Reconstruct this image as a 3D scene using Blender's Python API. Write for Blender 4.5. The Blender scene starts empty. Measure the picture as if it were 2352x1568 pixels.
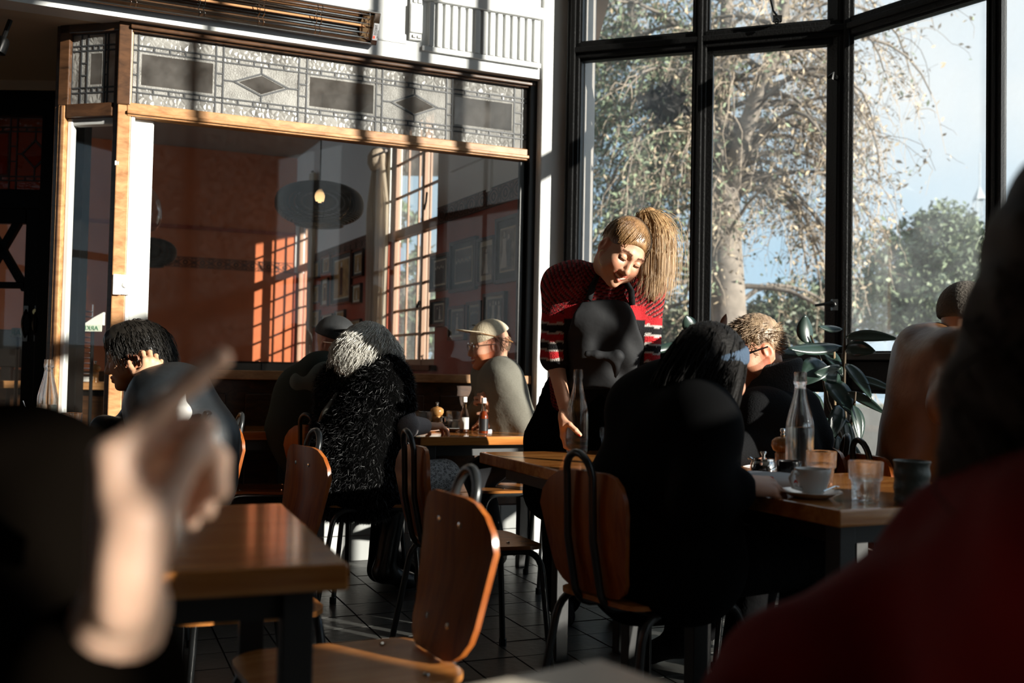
import bpy, bmesh, math, random
import numpy as np
from mathutils import Vector, Matrix, Euler

random.seed(7); RNG = np.random.default_rng(7)
S = bpy.context.scene
PI = math.pi
# ------------------------------------------------------------------ camera
FPX, CAMH = 2287.0, 1.05
PITCH, ROLL = math.atan(76 / FPX), math.asin(0.02)
_f = Vector((0, math.cos(PITCH), math.sin(PITCH)))
_r0 = Vector((1, 0, 0)); _u0 = Vector((0, -math.sin(PITCH), math.cos(PITCH)))
_r = _r0 * math.cos(ROLL) + _u0 * math.sin(ROLL)
_u = _u0 * math.cos(ROLL) - _r0 * math.sin(ROLL)
CAMP = Vector((0, 0, CAMH))
cam = bpy.data.objects.new('camera', bpy.data.cameras.new('camera'))
S.collection.objects.link(cam); S.camera = cam
cm = Matrix.Identity(4)
for i in range(3):
    cm[i][0] = _r[i]; cm[i][1] = _u[i]; cm[i][2] = -_f[i]; cm[i][3] = CAMP[i]
cam.matrix_world = cm
cam.data.sensor_width = 36.0; cam.data.lens = 36.0 * FPX / 2352
cam.data.clip_start = 0.05; cam.data.clip_end = 500
cam.data.dof.use_dof = True; cam.data.dof.focus_distance = 4.0; cam.data.dof.aperture_fstop = 2.6
# ------------------------------------------------------------------ light and exposure
S.view_settings.view_transform = 'Standard'; S.view_settings.look = 'None'
S.view_settings.exposure = 0.0; S.view_settings.gamma = 1.0
S.view_settings.use_curve_mapping = False
SUN_DIR = Vector((0.85, -0.53, 0.25)).normalized()
sd = bpy.data.lights.new('sun', 'SUN'); sd.energy = 14.0; sd.angle = math.radians(0.53); sd.color = (1.0, 0.93, 0.83)
so = bpy.data.objects.new('sun', sd); S.collection.objects.link(so)
so.rotation_euler = SUN_DIR.to_track_quat('Z', 'Y').to_euler(); so.location = SUN_DIR * 30
wd = bpy.data.worlds.new('sky'); S.world = wd; wd.use_nodes = True
nt = wd.node_tree; nt.nodes.clear()
def wn(t, **k):
    n = nt.nodes.new(t)
    for a, b in k.items(): setattr(n, a, b)
    return n
tc = wn('ShaderNodeTexCoord'); sep = wn('ShaderNodeSeparateXYZ'); nt.links.new(tc.outputs['Generated'], sep.inputs[0])
rmp = wn('ShaderNodeValToRGB'); nt.links.new(sep.outputs[2], rmp.inputs[0])
cr = rmp.color_ramp; cr.elements[0].position = 0.0; cr.elements[0].color = (0.56, 0.74, 0.88, 1)
cr.elements[1].position = 0.6; cr.elements[1].color = (0.30, 0.50, 0.74, 1)
e = cr.elements.new(0.2); e.color = (0.47, 0.69, 0.86, 1)
noi = wn('ShaderNodeTexNoise'); noi.inputs['Scale'].default_value = 2.1; noi.inputs['Detail'].default_value = 5
nt.links.new(tc.outputs['Generated'], noi.inputs['Vector'])
r2 = wn('ShaderNodeValToRGB'); r2.color_ramp.elements[0].position = 0.42; r2.color_ramp.elements[1].position = 0.62
nt.links.new(noi.outputs[0], r2.inputs[0])
mx = wn('ShaderNodeMixRGB'); nt.links.new(r2.outputs[0], mx.inputs[0]); nt.links.new(rmp.outputs[0], mx.inputs[1]); mx.inputs[2].default_value = (0.86, 0.9, 0.92, 1)
bg = wn('ShaderNodeBackground'); nt.links.new(mx.outputs[0], bg.inputs[0]); bg.inputs[1].default_value = 1.2
wo = wn('ShaderNodeOutputWorld'); nt.links.new(bg.outputs[0], wo.inputs[0])
S.cycles.transparent_max_bounces = 24; S.cycles.max_bounces = 10; S.cycles.transmission_bounces = 10
S.cycles.caustics_reflective = False; S.cycles.caustics_refractive = False
S.cycles.blur_glossy = 0.5

# ------------------------------------------------------------------ helpers
def ray(u, v):
    return (_f + _r * ((u - 1176) / FPX) + _u * ((784 - v) / FPX))
def P(u, v, Y):                      # photograph pixel at distance Y -> point
    d = ray(u, v); return CAMP + d * (Y / d.y)
def PZ(u, v, h):                     # pixel on the horizontal plane z = h
    d = ray(u, v); return CAMP + d * ((h - CAMH) / d.z)
def A(*p): return np.array(p, float)
def V(p): return Vector((float(p[0]), float(p[1]), float(p[2])))

def link(o, parent=None):
    S.collection.objects.link(o)
    if parent is not None: o.parent = parent
    return o
def empty(name, loc=(0, 0, 0), rz=0.0):
    o = bpy.data.objects.new(name, None); o.empty_display_size = .1
    o.location = loc; o.rotation_euler = (0, 0, rz); return link(o)
def tag(o, label, cat, group=None, kind=None):
    if label: o['label'] = label
    if cat: o['category'] = cat
    if group: o['group'] = group
    if kind: o['kind'] = kind
    return o
def thing(name, label, cat, loc=(0, 0, 0), rz=0.0, group=None):
    return tag(empty(name, loc, rz), label, cat, group)
def struct(o): o['kind'] = 'structure'; return o

def lettering(txt, size, m, par, extrude=.001, center=False):
    cu = bpy.data.curves.new('letters', 'FONT'); cu.body = txt; cu.size = size; cu.extrude = extrude; cu.resolution_u = 3
    if center: cu.align_x = 'CENTER'
    t = bpy.data.objects.new('letters', cu); S.collection.objects.link(t); bpy.context.view_layer.update()
    me = bpy.data.meshes.new_from_object(t.evaluated_get(bpy.context.evaluated_depsgraph_get())); bpy.data.objects.remove(t); me.materials.clear(); me.materials.append(m)
    o = bpy.data.objects.new('lettering', me); o['kind'] = 'stuff'; return link(o, par)

class MB:
    def __init__(s): s.v = []; s.f = []; s.c = None
    def add(s, vs, fs):
        n = len(s.v); s.v += [tuple(map(float, p)) for p in vs]; s.f += [tuple(i + n for i in f) for f in fs]; return s
    def box(s, c, d, rot=None):
        pts = [Vector((x * d[0] / 2, y * d[1] / 2, z * d[2] / 2)) for x in (-1, 1) for y in (-1, 1) for z in (-1, 1)]
        if rot is not None: pts = [rot @ p for p in pts]
        c = Vector(c)
        return s.add([p + c for p in pts], [(0, 1, 3, 2), (4, 6, 7, 5), (0, 4, 5, 1), (2, 3, 7, 6), (0, 2, 6, 4), (1, 5, 7, 3)])
    def hexa(s, p):                 # 8 corners: bottom 0-3 ccw, top 4-7
        return s.add(p, [(3, 2, 1, 0), (4, 5, 6, 7), (0, 1, 5, 4), (1, 2, 6, 5), (2, 3, 7, 6), (3, 0, 4, 7)])
    def prism(s, poly, z0, z1):
        n = len(poly)
        return s.add([(x, y, z0) for x, y in poly] + [(x, y, z1) for x, y in poly],
                     [tuple(range(n))[::-1], tuple(range(n, 2 * n))] + [(i, (i + 1) % n, n + (i + 1) % n, n + i) for i in range(n)])
    def quad(s, a, b, c, d): return s.add([a, b, c, d], [(0, 1, 2, 3)])
    def tube(s, pts, r, n=8, caps=True, closed=False):
        pts = [Vector(p) for p in pts]; m = len(pts)
        if m < 2: return s
        rs = list(r) if hasattr(r, '__len__') else [r] * m
        base = len(s.v); up = None; rings = []
        for i, p in enumerate(pts):
            if closed: t = (pts[(i + 1) % m] - pts[i - 1])
            else: t = (pts[min(i + 1, m - 1)] - pts[max(i - 1, 0)])
            if t.length < 1e-9: t = Vector((0, 0, 1))
            t.normalize()
            if up is None: up = t.orthogonal().normalized()
            else:
                up = up - t * up.dot(t)
                up = up.normalized() if up.length > 1e-6 else t.orthogonal().normalized()
            w = t.cross(up)
            rings.append([p + (up * math.cos(2 * PI * k / n) + w * math.sin(2 * PI * k / n)) * rs[i] for k in range(n)])
        for R in rings: s.v += [tuple(q) for q in R]
        for i in range(m if closed else m - 1):
            a = base + i * n; b = base + ((i + 1) % m) * n
            for k in range(n): s.f.append((a + k, a + (k + 1) % n, b + (k + 1) % n, b + k))
        if caps and not closed:
            s.f.append(tuple(base + k for k in range(n))[::-1]); s.f.append(tuple(base + (m - 1) * n + k for k in range(n)))
        return s
    def lathe(s, prof, n=24, c=(0, 0, 0), sx=1, sy=1):
        base = len(s.v); m = len(prof)
        for r, z in prof:
            for k in range(n):
                a = 2 * PI * k / n; s.v.append((c[0] + r * sx * math.cos(a), c[1] + r * sy * math.sin(a), c[2] + z))
        for i in range(m - 1):
            for k in range(n): s.f.append((base + i * n + k, base + i * n + (k + 1) % n, base + (i + 1) * n + (k + 1) % n, base + (i + 1) * n + k))
        if prof[0][0] > 1e-6: s.f.append(tuple(base + k for k in range(n))[::-1])
        if prof[-1][0] > 1e-6: s.f.append(tuple(base + (m - 1) * n + k for k in range(n)))
        return s
    def xf(s, M): s.v = [tuple(M @ Vector(p)) for p in s.v]; return s
    def build(s, name, m=None, parent=None, smooth=False, bevel=0, org=None, auto=None):
        me = bpy.data.meshes.new(name)
        vs = s.v if org is None else [(p[0] - org[0], p[1] - org[1], p[2] - org[2]) for p in s.v]
        me.from_pydata(vs, [], s.f); me.update()
        if m is not None: me.materials.append(m)
        if smooth: me.shade_smooth()
        if auto:
            try: me.set_sharp_from_angle(angle=math.radians(auto))
            except Exception: pass
        o = bpy.data.objects.new(name, me); link(o, parent)
        if org is not None and parent is None: o.location = org
        if bevel:
            b = o.modifiers.new('bevel', 'BEVEL'); b.width = bevel; b.segments = 2; b.limit_method = 'ANGLE'
        return o
def copy_tree(o, parent=None):
    c = o.copy(); link(c, parent)
    for ch in list(o.children): copy_tree(ch, c)
    return c
def npmesh(name, verts, faces, m, parent=None, cols=None, smooth=True, org=None):
    verts = np.asarray(verts, np.float64)
    if org is not None: verts = verts - np.asarray(org, float)
    me = bpy.data.meshes.new(name)
    me.from_pydata(verts.tolist(), [], faces if isinstance(faces, list) else faces.tolist())
    if m is not None: me.materials.append(m)
    if cols is not None:
        at = me.color_attributes.new('Col', 'FLOAT_COLOR', 'POINT')
        c4 = np.ones((len(verts), 4), np.float32); c4[:, :3] = cols; at.data.foreach_set('color', c4.ravel())
    if smooth: me.shade_smooth()
    me.update()
    o = bpy.data.objects.new(name, me); link(o, parent)
    if org is not None and parent is None: o.location = org
    return o
def join(parts):
    vs, fs, cs, n = [], [], [], 0
    for p in parts:
        vs.append(p[0]); fs.append(np.asarray(p[1]) + n); n += len(p[0]); cs.append(p[2] if len(p) > 2 else np.ones((len(p[0]), 3)))
    return np.vstack(vs), np.vstack(fs), np.vstack(cs)

# ------------------------------------------------------------------ materials
MATS = {}
def mat(name, col, rough=.5, metal=0., bump=0., bscale=60., var=0., vscale=6., stretch=(1, 1, 1), attr=False, coat=0., sheen=0., sss=0., spec=.5, trans=0., col2=None, detail=4., emit=None):
    if name in MATS: return MATS[name]
    m = bpy.data.materials.new(name); MATS[name] = m; m.use_nodes = True
    t = m.node_tree; n = t.nodes; b = n['Principled BSDF']
    b.inputs['Base Color'].default_value = (*col, 1); b.inputs['Roughness'].default_value = rough; b.inputs['Metallic'].default_value = metal
    b.inputs['Specular IOR Level'].default_value = spec
    if coat: b.inputs['Coat Weight'].default_value = coat; b.inputs['Coat Roughness'].default_value = .08
    if sheen: b.inputs['Sheen Weight'].default_value = sheen; b.inputs['Sheen Roughness'].default_value = .4
    if sss: b.inputs['Subsurface Weight'].default_value = sss; b.inputs['Subsurface Radius'].default_value = (.012, .004, .002); b.inputs['Subsurface Scale'].default_value = 1.0
    if trans: b.inputs['Transmission Weight'].default_value = trans
    if emit: b.inputs['Emission Color'].default_value = (*emit[0], 1); b.inputs['Emission Strength'].default_value = emit[1]
    src = None
    if attr:
        a = n.new('ShaderNodeAttribute'); a.attribute_name = 'Col'; src = a.outputs['Color']
    if var or bump:
        tcx = n.new('ShaderNodeTexCoord'); mp = n.new('ShaderNodeMapping'); mp.inputs['Scale'].default_value = stretch
        t.links.new(tcx.outputs['Object'], mp.inputs[0])
    if var:
        nz = n.new('ShaderNodeTexNoise'); nz.inputs['Scale'].default_value = vscale; nz.inputs['Detail'].default_value = detail
        t.links.new(mp.outputs[0], nz.inputs['Vector'])
        rp = n.new('ShaderNodeValToRGB'); rp.color_ramp.elements[0].position = .3; rp.color_ramp.elements[1].position = .7
        c2 = col2 if col2 else tuple(c * (1 - var) for c in col)
        if attr: rp.color_ramp.elements[0].color = (1 - var,) * 3 + (1,); rp.color_ramp.elements[1].color = (1, 1, 1, 1)
        else: rp.color_ramp.elements[0].color = (*c2, 1); rp.color_ramp.elements[1].color = (*col, 1)
        t.links.new(nz.outputs[0], rp.inputs[0])
        if attr:
            mxx = n.new('ShaderNodeMixRGB'); mxx.blend_type = 'MULTIPLY'; mxx.inputs[0].default_value = 1
            t.links.new(src, mxx.inputs[1]); t.links.new(rp.outputs[0], mxx.inputs[2]); src = mxx.outputs[0]
        else: src = rp.outputs[0]
    if src is not None: t.links.new(src, b.inputs['Base Color'])
    if bump:
        nz2 = n.new('ShaderNodeTexNoise'); nz2.inputs['Scale'].default_value = bscale; nz2.inputs['Detail'].default_value = 3
        t.links.new(mp.outputs[0], nz2.inputs['Vector'])
        bp = n.new('ShaderNodeBump'); bp.inputs['Strength'].default_value = min(1., bump); bp.inputs['Distance'].default_value = .01 if bump <= 1 else .01 * bump
        t.links.new(nz2.outputs[0], bp.inputs['Height']); t.links.new(bp.outputs[0], b.inputs['Normal'])
    return m
def pane_mat(name, tint=(1, 1, 1), refl=.07, dirt=.0, dirtcol=(.8, .8, .8), rough=0.0, bump=0., bscale=40., dscale=9., ior=None, patt='noise'):
    """thin window glass: clear transmission, mirror reflection, a film of dirt"""
    if name in MATS: return MATS[name]
    m = bpy.data.materials.new(name); MATS[name] = m; m.use_nodes = True
    t = m.node_tree; n = t.nodes; n.clear()
    out = n.new('ShaderNodeOutputMaterial'); tr = n.new('ShaderNodeBsdfTransparent'); tr.inputs[0].default_value = (*tint, 1)
    gl = n.new('ShaderNodeBsdfGlossy'); gl.inputs['Roughness'].default_value = rough
    fr = n.new('ShaderNodeLayerWeight'); fr.inputs['Blend'].default_value = .25
    mr = n.new('ShaderNodeMapRange'); mr.inputs['To Min'].default_value = refl; mr.inputs['To Max'].default_value = min(1, refl + .22)
    t.links.new(fr.outputs['Fresnel'], mr.inputs[0])
    mxs = n.new('ShaderNodeMixShader'); t.links.new(mr.outputs[0], mxs.inputs[0]); t.links.new(tr.outputs[0], mxs.inputs[1]); t.links.new(gl.outputs[0], mxs.inputs[2])
    last = mxs
    tcx = n.new('ShaderNodeTexCoord')
    if dirt:
        df = n.new('ShaderNodeBsdfTranslucent'); df.inputs[0].default_value = (*dirtcol, 1)
        dd = n.new('ShaderNodeBsdfDiffuse'); dd.inputs[0].default_value = (*dirtcol, 1)
        ad = n.new('ShaderNodeMixShader'); ad.inputs[0].default_value = .5; t.links.new(df.outputs[0], ad.inputs[1]); t.links.new(dd.outputs[0], ad.inputs[2])
        nz = n.new('ShaderNodeTexNoise'); nz.inputs['Scale'].default_value = dscale; nz.inputs['Detail'].default_value = 6
        t.links.new(tcx.outputs['Object'], nz.inputs['Vector'])
        m2 = n.new('ShaderNodeMapRange'); m2.inputs['From Min'].default_value = .3; m2.inputs['From Max'].default_value = .75; m2.inputs['To Min'].default_value = dirt * .4; m2.inputs['To Max'].default_value = dirt * 1.5
        t.links.new(nz.outputs[0], m2.inputs[0])
        mx2 = n.new('ShaderNodeMixShader'); t.links.new(m2.outputs[0], mx2.inputs[0]); t.links.new(last.outputs[0], mx2.inputs[1]); t.links.new(ad.outputs[0], mx2.inputs[2]); last = mx2
    if bump:
        if patt == 'cell': nb = n.new('ShaderNodeTexVoronoi'); nb.feature = 'DISTANCE_TO_EDGE'; nb.inputs['Scale'].default_value = bscale; ho = nb.outputs[0]
        else: nb = n.new('ShaderNodeTexNoise'); nb.inputs['Scale'].default_value = bscale; ho = nb.outputs[0]
        t.links.new(tcx.outputs['Object'], nb.inputs['Vector'])
        bp = n.new('ShaderNodeBump'); bp.inputs['Strength'].default_value = bump; bp.inputs['Distance'].default_value = .01
        t.links.new(ho, bp.inputs['Height']); t.links.new(bp.outputs[0], gl.inputs['Normal'])
        if dirt: t.links.new(bp.outputs[0], dd.inputs['Normal'])
    t.links.new(last.outputs[0], out.inputs[0])
    return m
def wood(name, dark, light, scale=1., rough=.3, coat=0., axis=0, ring=14.):
    if name in MATS: return MATS[name]
    m = mat(name, light, rough, coat=coat)
    t = m.node_tree; n = t.nodes; b = n['Principled BSDF']
    tcx = n.new('ShaderNodeTexCoord'); mp = n.new('ShaderNodeMapping')
    sc = [ring * scale] * 3; sc[axis] = .9 * scale; mp.inputs['Scale'].default_value = sc
    t.links.new(tcx.outputs['Object'], mp.inputs[0])
    nz = n.new('ShaderNodeTexNoise'); nz.inputs['Scale'].default_value = 1.6; nz.inputs['Detail'].default_value = 7; nz.inputs['Roughness'].default_value = .62; nz.inputs['Distortion'].default_value = .6
    t.links.new(mp.outputs[0], nz.inputs['Vector'])
    rp = n.new('ShaderNodeValToRGB'); rp.color_ramp.elements[0].position = .32; rp.color_ramp.elements[0].color = (*dark, 1); rp.color_ramp.elements[1].position = .66; rp.color_ramp.elements[1].color = (*light, 1)
    t.links.new(nz.outputs[0], rp.inputs[0]); t.links.new(rp.outputs[0], b.inputs['Base Color'])
    bp = n.new('ShaderNodeBump'); bp.inputs['Strength'].default_value = .08; bp.inputs['Distance'].default_value = .004
    t.links.new(nz.outputs[0], bp.inputs['Height']); t.links.new(bp.outputs[0], b.inputs['Normal'])
    return m
def glass(name, col=(1, 1, 1), clear=.35, rough=0.0, ior=1.45):
    """drinking glass: refraction with a clear share that lets sunlight on to the table"""
    if name in MATS: return MATS[name]
    m = bpy.data.materials.new(name); MATS[name] = m; m.use_nodes = True
    t = m.node_tree; n = t.nodes; n.clear()
    out = n.new('ShaderNodeOutputMaterial'); g = n.new('ShaderNodeBsdfGlass'); g.inputs['Color'].default_value = (*col, 1); g.inputs['Roughness'].default_value = rough; g.inputs['IOR'].default_value = ior
    tr = n.new('ShaderNodeBsdfTransparent'); tr.inputs[0].default_value = (*col, 1)
    mxs = n.new('ShaderNodeMixShader'); mxs.inputs[0].default_value = clear
    t.links.new(g.outputs[0], mxs.inputs[1]); t.links.new(tr.outputs[0], mxs.inputs[2]); t.links.new(mxs.outputs[0], out.inputs[0])
    return m

white = mat('white_paint', (.80, .81, .80), .55, bump=.12, bscale=25, var=.05, vscale=3)
plaster = mat('cream_ceiling', (.62, .52, .38), .7, bump=.1, bscale=40)
black = mat('black_paint', (.005, .005, .005), .5, bump=.25, bscale=90, spec=.3)
blackg = mat('black_gloss', (.005, .005, .005), .3, spec=.4)
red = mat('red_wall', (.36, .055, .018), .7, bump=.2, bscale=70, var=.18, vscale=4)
redlit = mat('red_wall_sunlit', (.58, .15, .05), .75, bump=.2, bscale=70, var=.12, vscale=4)  # the red wall paint made paler, sunlight put into its colour
board = wood('oak_board', (.30, .13, .045), (.56, .30, .13), 1.2, .4)
darkwood = wood('dark_wood', (.03, .014, .007), (.10, .045, .02), 1.2, .3)
tabletop = wood('table_wood', (.30, .095, .02), (.55, .23, .06), 1.0, .13, coat=.3)
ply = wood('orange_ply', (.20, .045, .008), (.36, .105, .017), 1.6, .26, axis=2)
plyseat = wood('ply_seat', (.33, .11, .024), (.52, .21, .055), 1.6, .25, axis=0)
plyedge = mat('ply_edge', (.50, .26, .10), .4)
steel = mat('steel', (.6, .6, .6), .18, 1.)
chrome = mat('chrome', (.75, .75, .74), .08, 1.)
tubem = mat('grey_tube', (.03, .032, .033), .28, 0.4, spec=.6)
tubel = mat('pale_tube', (.42, .39, .33), .3, 0.3)
leadm = mat('lead', (.055, .057, .06), .5, .35)
lino = mat('floor_tile', (.075, .075, .07), .35, bump=.15, bscale=30, var=.35, vscale=5)
grout = mat('grout', (.02, .02, .02), .8)
tilew = mat('white_tile', (.45, .46, .45), .2)
china = mat('white_china', (.78, .77, .74), .15, coat=.3)
brass = mat('brass', (.5, .4, .2), .3, 1.)
outglass = pane_mat('window_glass', (.97, .985, .985), .03, .085, (.9, .93, .94), dscale=5.)
shopglass = pane_mat('shop_glass', (.97, .97, .96), .02, .003, (.8, .8, .78), dscale=30.)
hammer = pane_mat('hammered_glass', (.80, .79, .76), .05, .50, (.70, .69, .66), .3, .8, 34., 9., patt='cell')
stipple = pane_mat('stippled_glass', (.86, .85, .82), .03, .55, (.74, .73, .70), .2, .5, 140.)
plainlead = pane_mat('plain_lead_glass', (.74, .72, .68), .08, .20, (.46, .44, .42), .03)
glassw = glass('clear_glass')
waterm = glass('water', (.97, .99, .99), .25, 0, 1.33)
# ------------------------------------------------------------------ walls
class Wall:
    def __init__(s, O, e, n):
        s.O = Vector((O[0], O[1], 0)); s.e = Vector((e[0], e[1], 0)).normalized(); s.n = Vector((n[0], n[1], 0)).normalized()
    def p(s, a, h, o=0.0): return s.O + s.e * a + Vector((0, 0, h)) + s.n * o
    def hit(s, u, v, off=0.0):
        d = ray(u, v); t = (s.O + s.n * off - CAMP).dot(s.n) / d.dot(s.n); q = CAMP + d * t
        return (q - s.O).dot(s.e), q.z
    def box(s, mb, a0, a1, h0, h1, o0, o1):
        pts = [s.p(a0, h0, o0), s.p(a1, h0, o0), s.p(a1, h0, o1), s.p(a0, h0, o1), s.p(a0, h1, o0), s.p(a1, h1, o0), s.p(a1, h1, o1), s.p(a0, h1, o1)]
        return mb.hexa(pts)
    def poly(s, mb, pts, o0, o1):
        n = len(pts)
        return mb.add([s.p(a, h, o0) for a, h in pts] + [s.p(a, h, o1) for a, h in pts],
                      [tuple(range(n))[::-1], tuple(range(n, 2 * n))] + [(i, (i + 1) % n, n + (i + 1) % n, n + i) for i in range(n)])
    def bar(s, mb, a, b, w, o0, o1):           # a strip of width w between two (s,h) points
        d = Vector((b[0] - a[0], b[1] - a[1])); q = Vector((-d.y, d.x)).normalized() * w / 2
        return s.poly(mb, [(a[0] + q.x, a[1] + q.y), (a[0] - q.x, a[1] - q.y), (b[0] - q.x, b[1] - q.y), (b[0] + q.x, b[1] + q.y)], o0, o1)
    def mk(s, name, m, parent, *args, **k): return s.box(MB(), *args).build(name, m, parent, **k)

SHOP = Wall((-2.02, 5.08), (.92, .3919), (.3919, -.92))
RET = Wall((-2.02, 5.08), (-.975, .223), (-.223, -.975))
BAY2 = Wall((.345, 5.9), (.947, -.32), (-.32, -.947))
BAY3 = Wall((1.80, 5.43), (.582, -.813), (-.813, -.582))
BACK = Wall((-2.57, 11.66), (-.928, -.371), (.371, -.928))      # red end wall of the inner room
SIDE = Wall((.066, 6.32), (-.443, .897), (-.897, -.443))      # window wall of the inner room
DOORW = Wall((-2.80, 6.2), (-1, .02), (-.02, -1))
TOP, HEAD = 4.90, 2.83

# floor: 300 nearest tiles singly, the others joined
fl = MB().box((0, 2, -.03), (16, 24, .05)).build('floor', grout); struct(fl)
tl = .2; ang = math.radians(23); ca, sa = math.cos(ang), math.sin(ang)
cells = []
for i in range(-30, 50):
    for j in range(-20, 60):
        x = (i * ca - j * sa) * tl; y = (i * sa + j * ca) * tl + 1
        if -3.4 < x < 3.2 and 1.2 < y < 6.2 and abs(x) < .62 * y + .2 and not (y > 5.1 + (x + 2.02) * .42 and x < .3): cells.append((y, x, i, j))
cells.sort(); tb = MB().box((0, 0, 0), (tl - .007, tl - .007, .012)); tmesh = None; rest = MB()
for q, (y, x, i, j) in enumerate(cells):
    dz = RNG.uniform(-.0012, .0012)
    if q < 300:
        if tmesh is None: t = tb.build('tile', lino, fl, bevel=0); tmesh = t.data
        else: t = bpy.data.objects.new('tile', tmesh); link(t, fl)
        t.location = (x, y, -.001 + dz); t.rotation_euler = (RNG.uniform(-.004, .004), RNG.uniform(-.004, .004), ang)
    else: rest.box((x, y, -.001 + dz), (tl - .007, tl - .007, .012), Matrix.Rotation(ang, 3, 'Z'))
if rest.v: ro = rest.build('tile', lino, fl); ro['kind'] = 'stuff'
# outer shell of the dining room (behind the camera and overhead)
_b2, _b3 = BAY2.p(1.54, 0), BAY3.p(3.44, 0)
struct(MB().prism([(-5.1, -4.1), (4.15, -4.1), (4.15, -.1), (_b3.x + .05, _b3.y), (_b2.x + .05, _b2.y + .04), (.345, 5.95), (-5.1, 6.4)], TOP, TOP + .1).build('ceiling', mat('ceiling_paint', (.55, .53, .48), .8)))
dim = mat('dim_paint', (.07, .045, .03), .8)
def wallbox(name, a, b, h0, h1, th=.12, m=None):
    a = Vector((*a, 0)); b = Vector((*b, 0)); d = (b - a).normalized(); n = Vector((-d.y, d.x, 0)) * th
    pts = [a, b, b + n, a + n]
    return struct(MB().hexa([p + Vector((0, 0, h0)) for p in pts] + [p + Vector((0, 0, h1)) for p in pts]).build(name, m or dim))
wallbox('wall_rear', (4.15, -4.0), (-5.0, -4.0), 0, TOP, -.12)
XR = 4.05; YA_, YB_ = -1.35, -3.1
wl = empty('wall_left'); struct(wl)
def seg(a0, a1, h0, h1, par, x, m=dim, name='panel'):
    return MB().box((x, (a0 + a1) / 2, (h0 + h1) / 2), (.12, abs(a1 - a0), h1 - h0)).build(name, m, par)
seg(-4, 2.2, 0, TOP, wl, -5.06); seg(3.4, 6.4, 0, TOP, wl, -5.06); seg(2.2, 3.4, 0, 1.2, wl, -5.06); seg(2.2, 3.4, 3.0, TOP, wl, -5.06)
wr = empty('wall_right'); struct(wr)
seg(YA_, -.70, 0, TOP, wr, XR + .06); seg(-.12, -.07, 0, TOP, wr, XR + .06); seg(-.70, -.12, 0, .8, wr, XR + .06); seg(-.70, -.12, 4.3, TOP, wr, XR + .06); seg(-.07, .80, 0, 1.95, wr, XR + .02); seg(-.07, .80, 4.3, TOP, wr, XR + .02); seg(-4, YB_, 0, TOP, wr, XR + .06); seg(YB_, YA_, 0, .8, wr, XR + .06); seg(YB_, YA_, 4.3, TOP, wr, XR + .06)  # unseen solid stretches placed to shade the hooded woman and the red coat
def simple_window(name, x, y0, y1, h0, h1, m):
    w = struct(empty(name, (x, (y0 + y1) / 2, h0)))
    L = lambda c, d, nm, mm: MB().box((c[0] - x, c[1] - (y0 + y1) / 2, c[2] - h0), d).build(nm, mm, w)
    ym, hm = (y0 + y1) / 2, (h0 + h1) / 2
    for yy in (y0, y0 + (y1 - y0) * .62, y1): L((x, yy, hm), (.07, .06, h1 - h0), 'mullion', black)
    for hh in (h0, h0 + (h1 - h0) * .45, h1): L((x, ym, hh), (.07, y1 - y0, .06), 'transom_bar', black)
    L((x, ym, hm), (.004, y1 - y0, h1 - h0), 'pane', m)
simple_window('added_window_7', -5.06, 2.2, 3.4, 1.2, 3.0, outglass)  # added out of view so the side light has sky to reflect
simple_window('added_window_10', XR + .02, -.07, .80, 1.95, 4.3, outglass)  # unseen opening added to let sun reach the woman at left
simple_window('added_window_11', XR + .06, -.70, -.12, .8, 4.3, outglass)  # unseen opening added to throw sun on the nearest chair
simple_window('added_window_6', XR + .06, YB_, YA_, .8, 4.3, outglass)  # unseen opening added to throw sun on the raised hand

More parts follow.
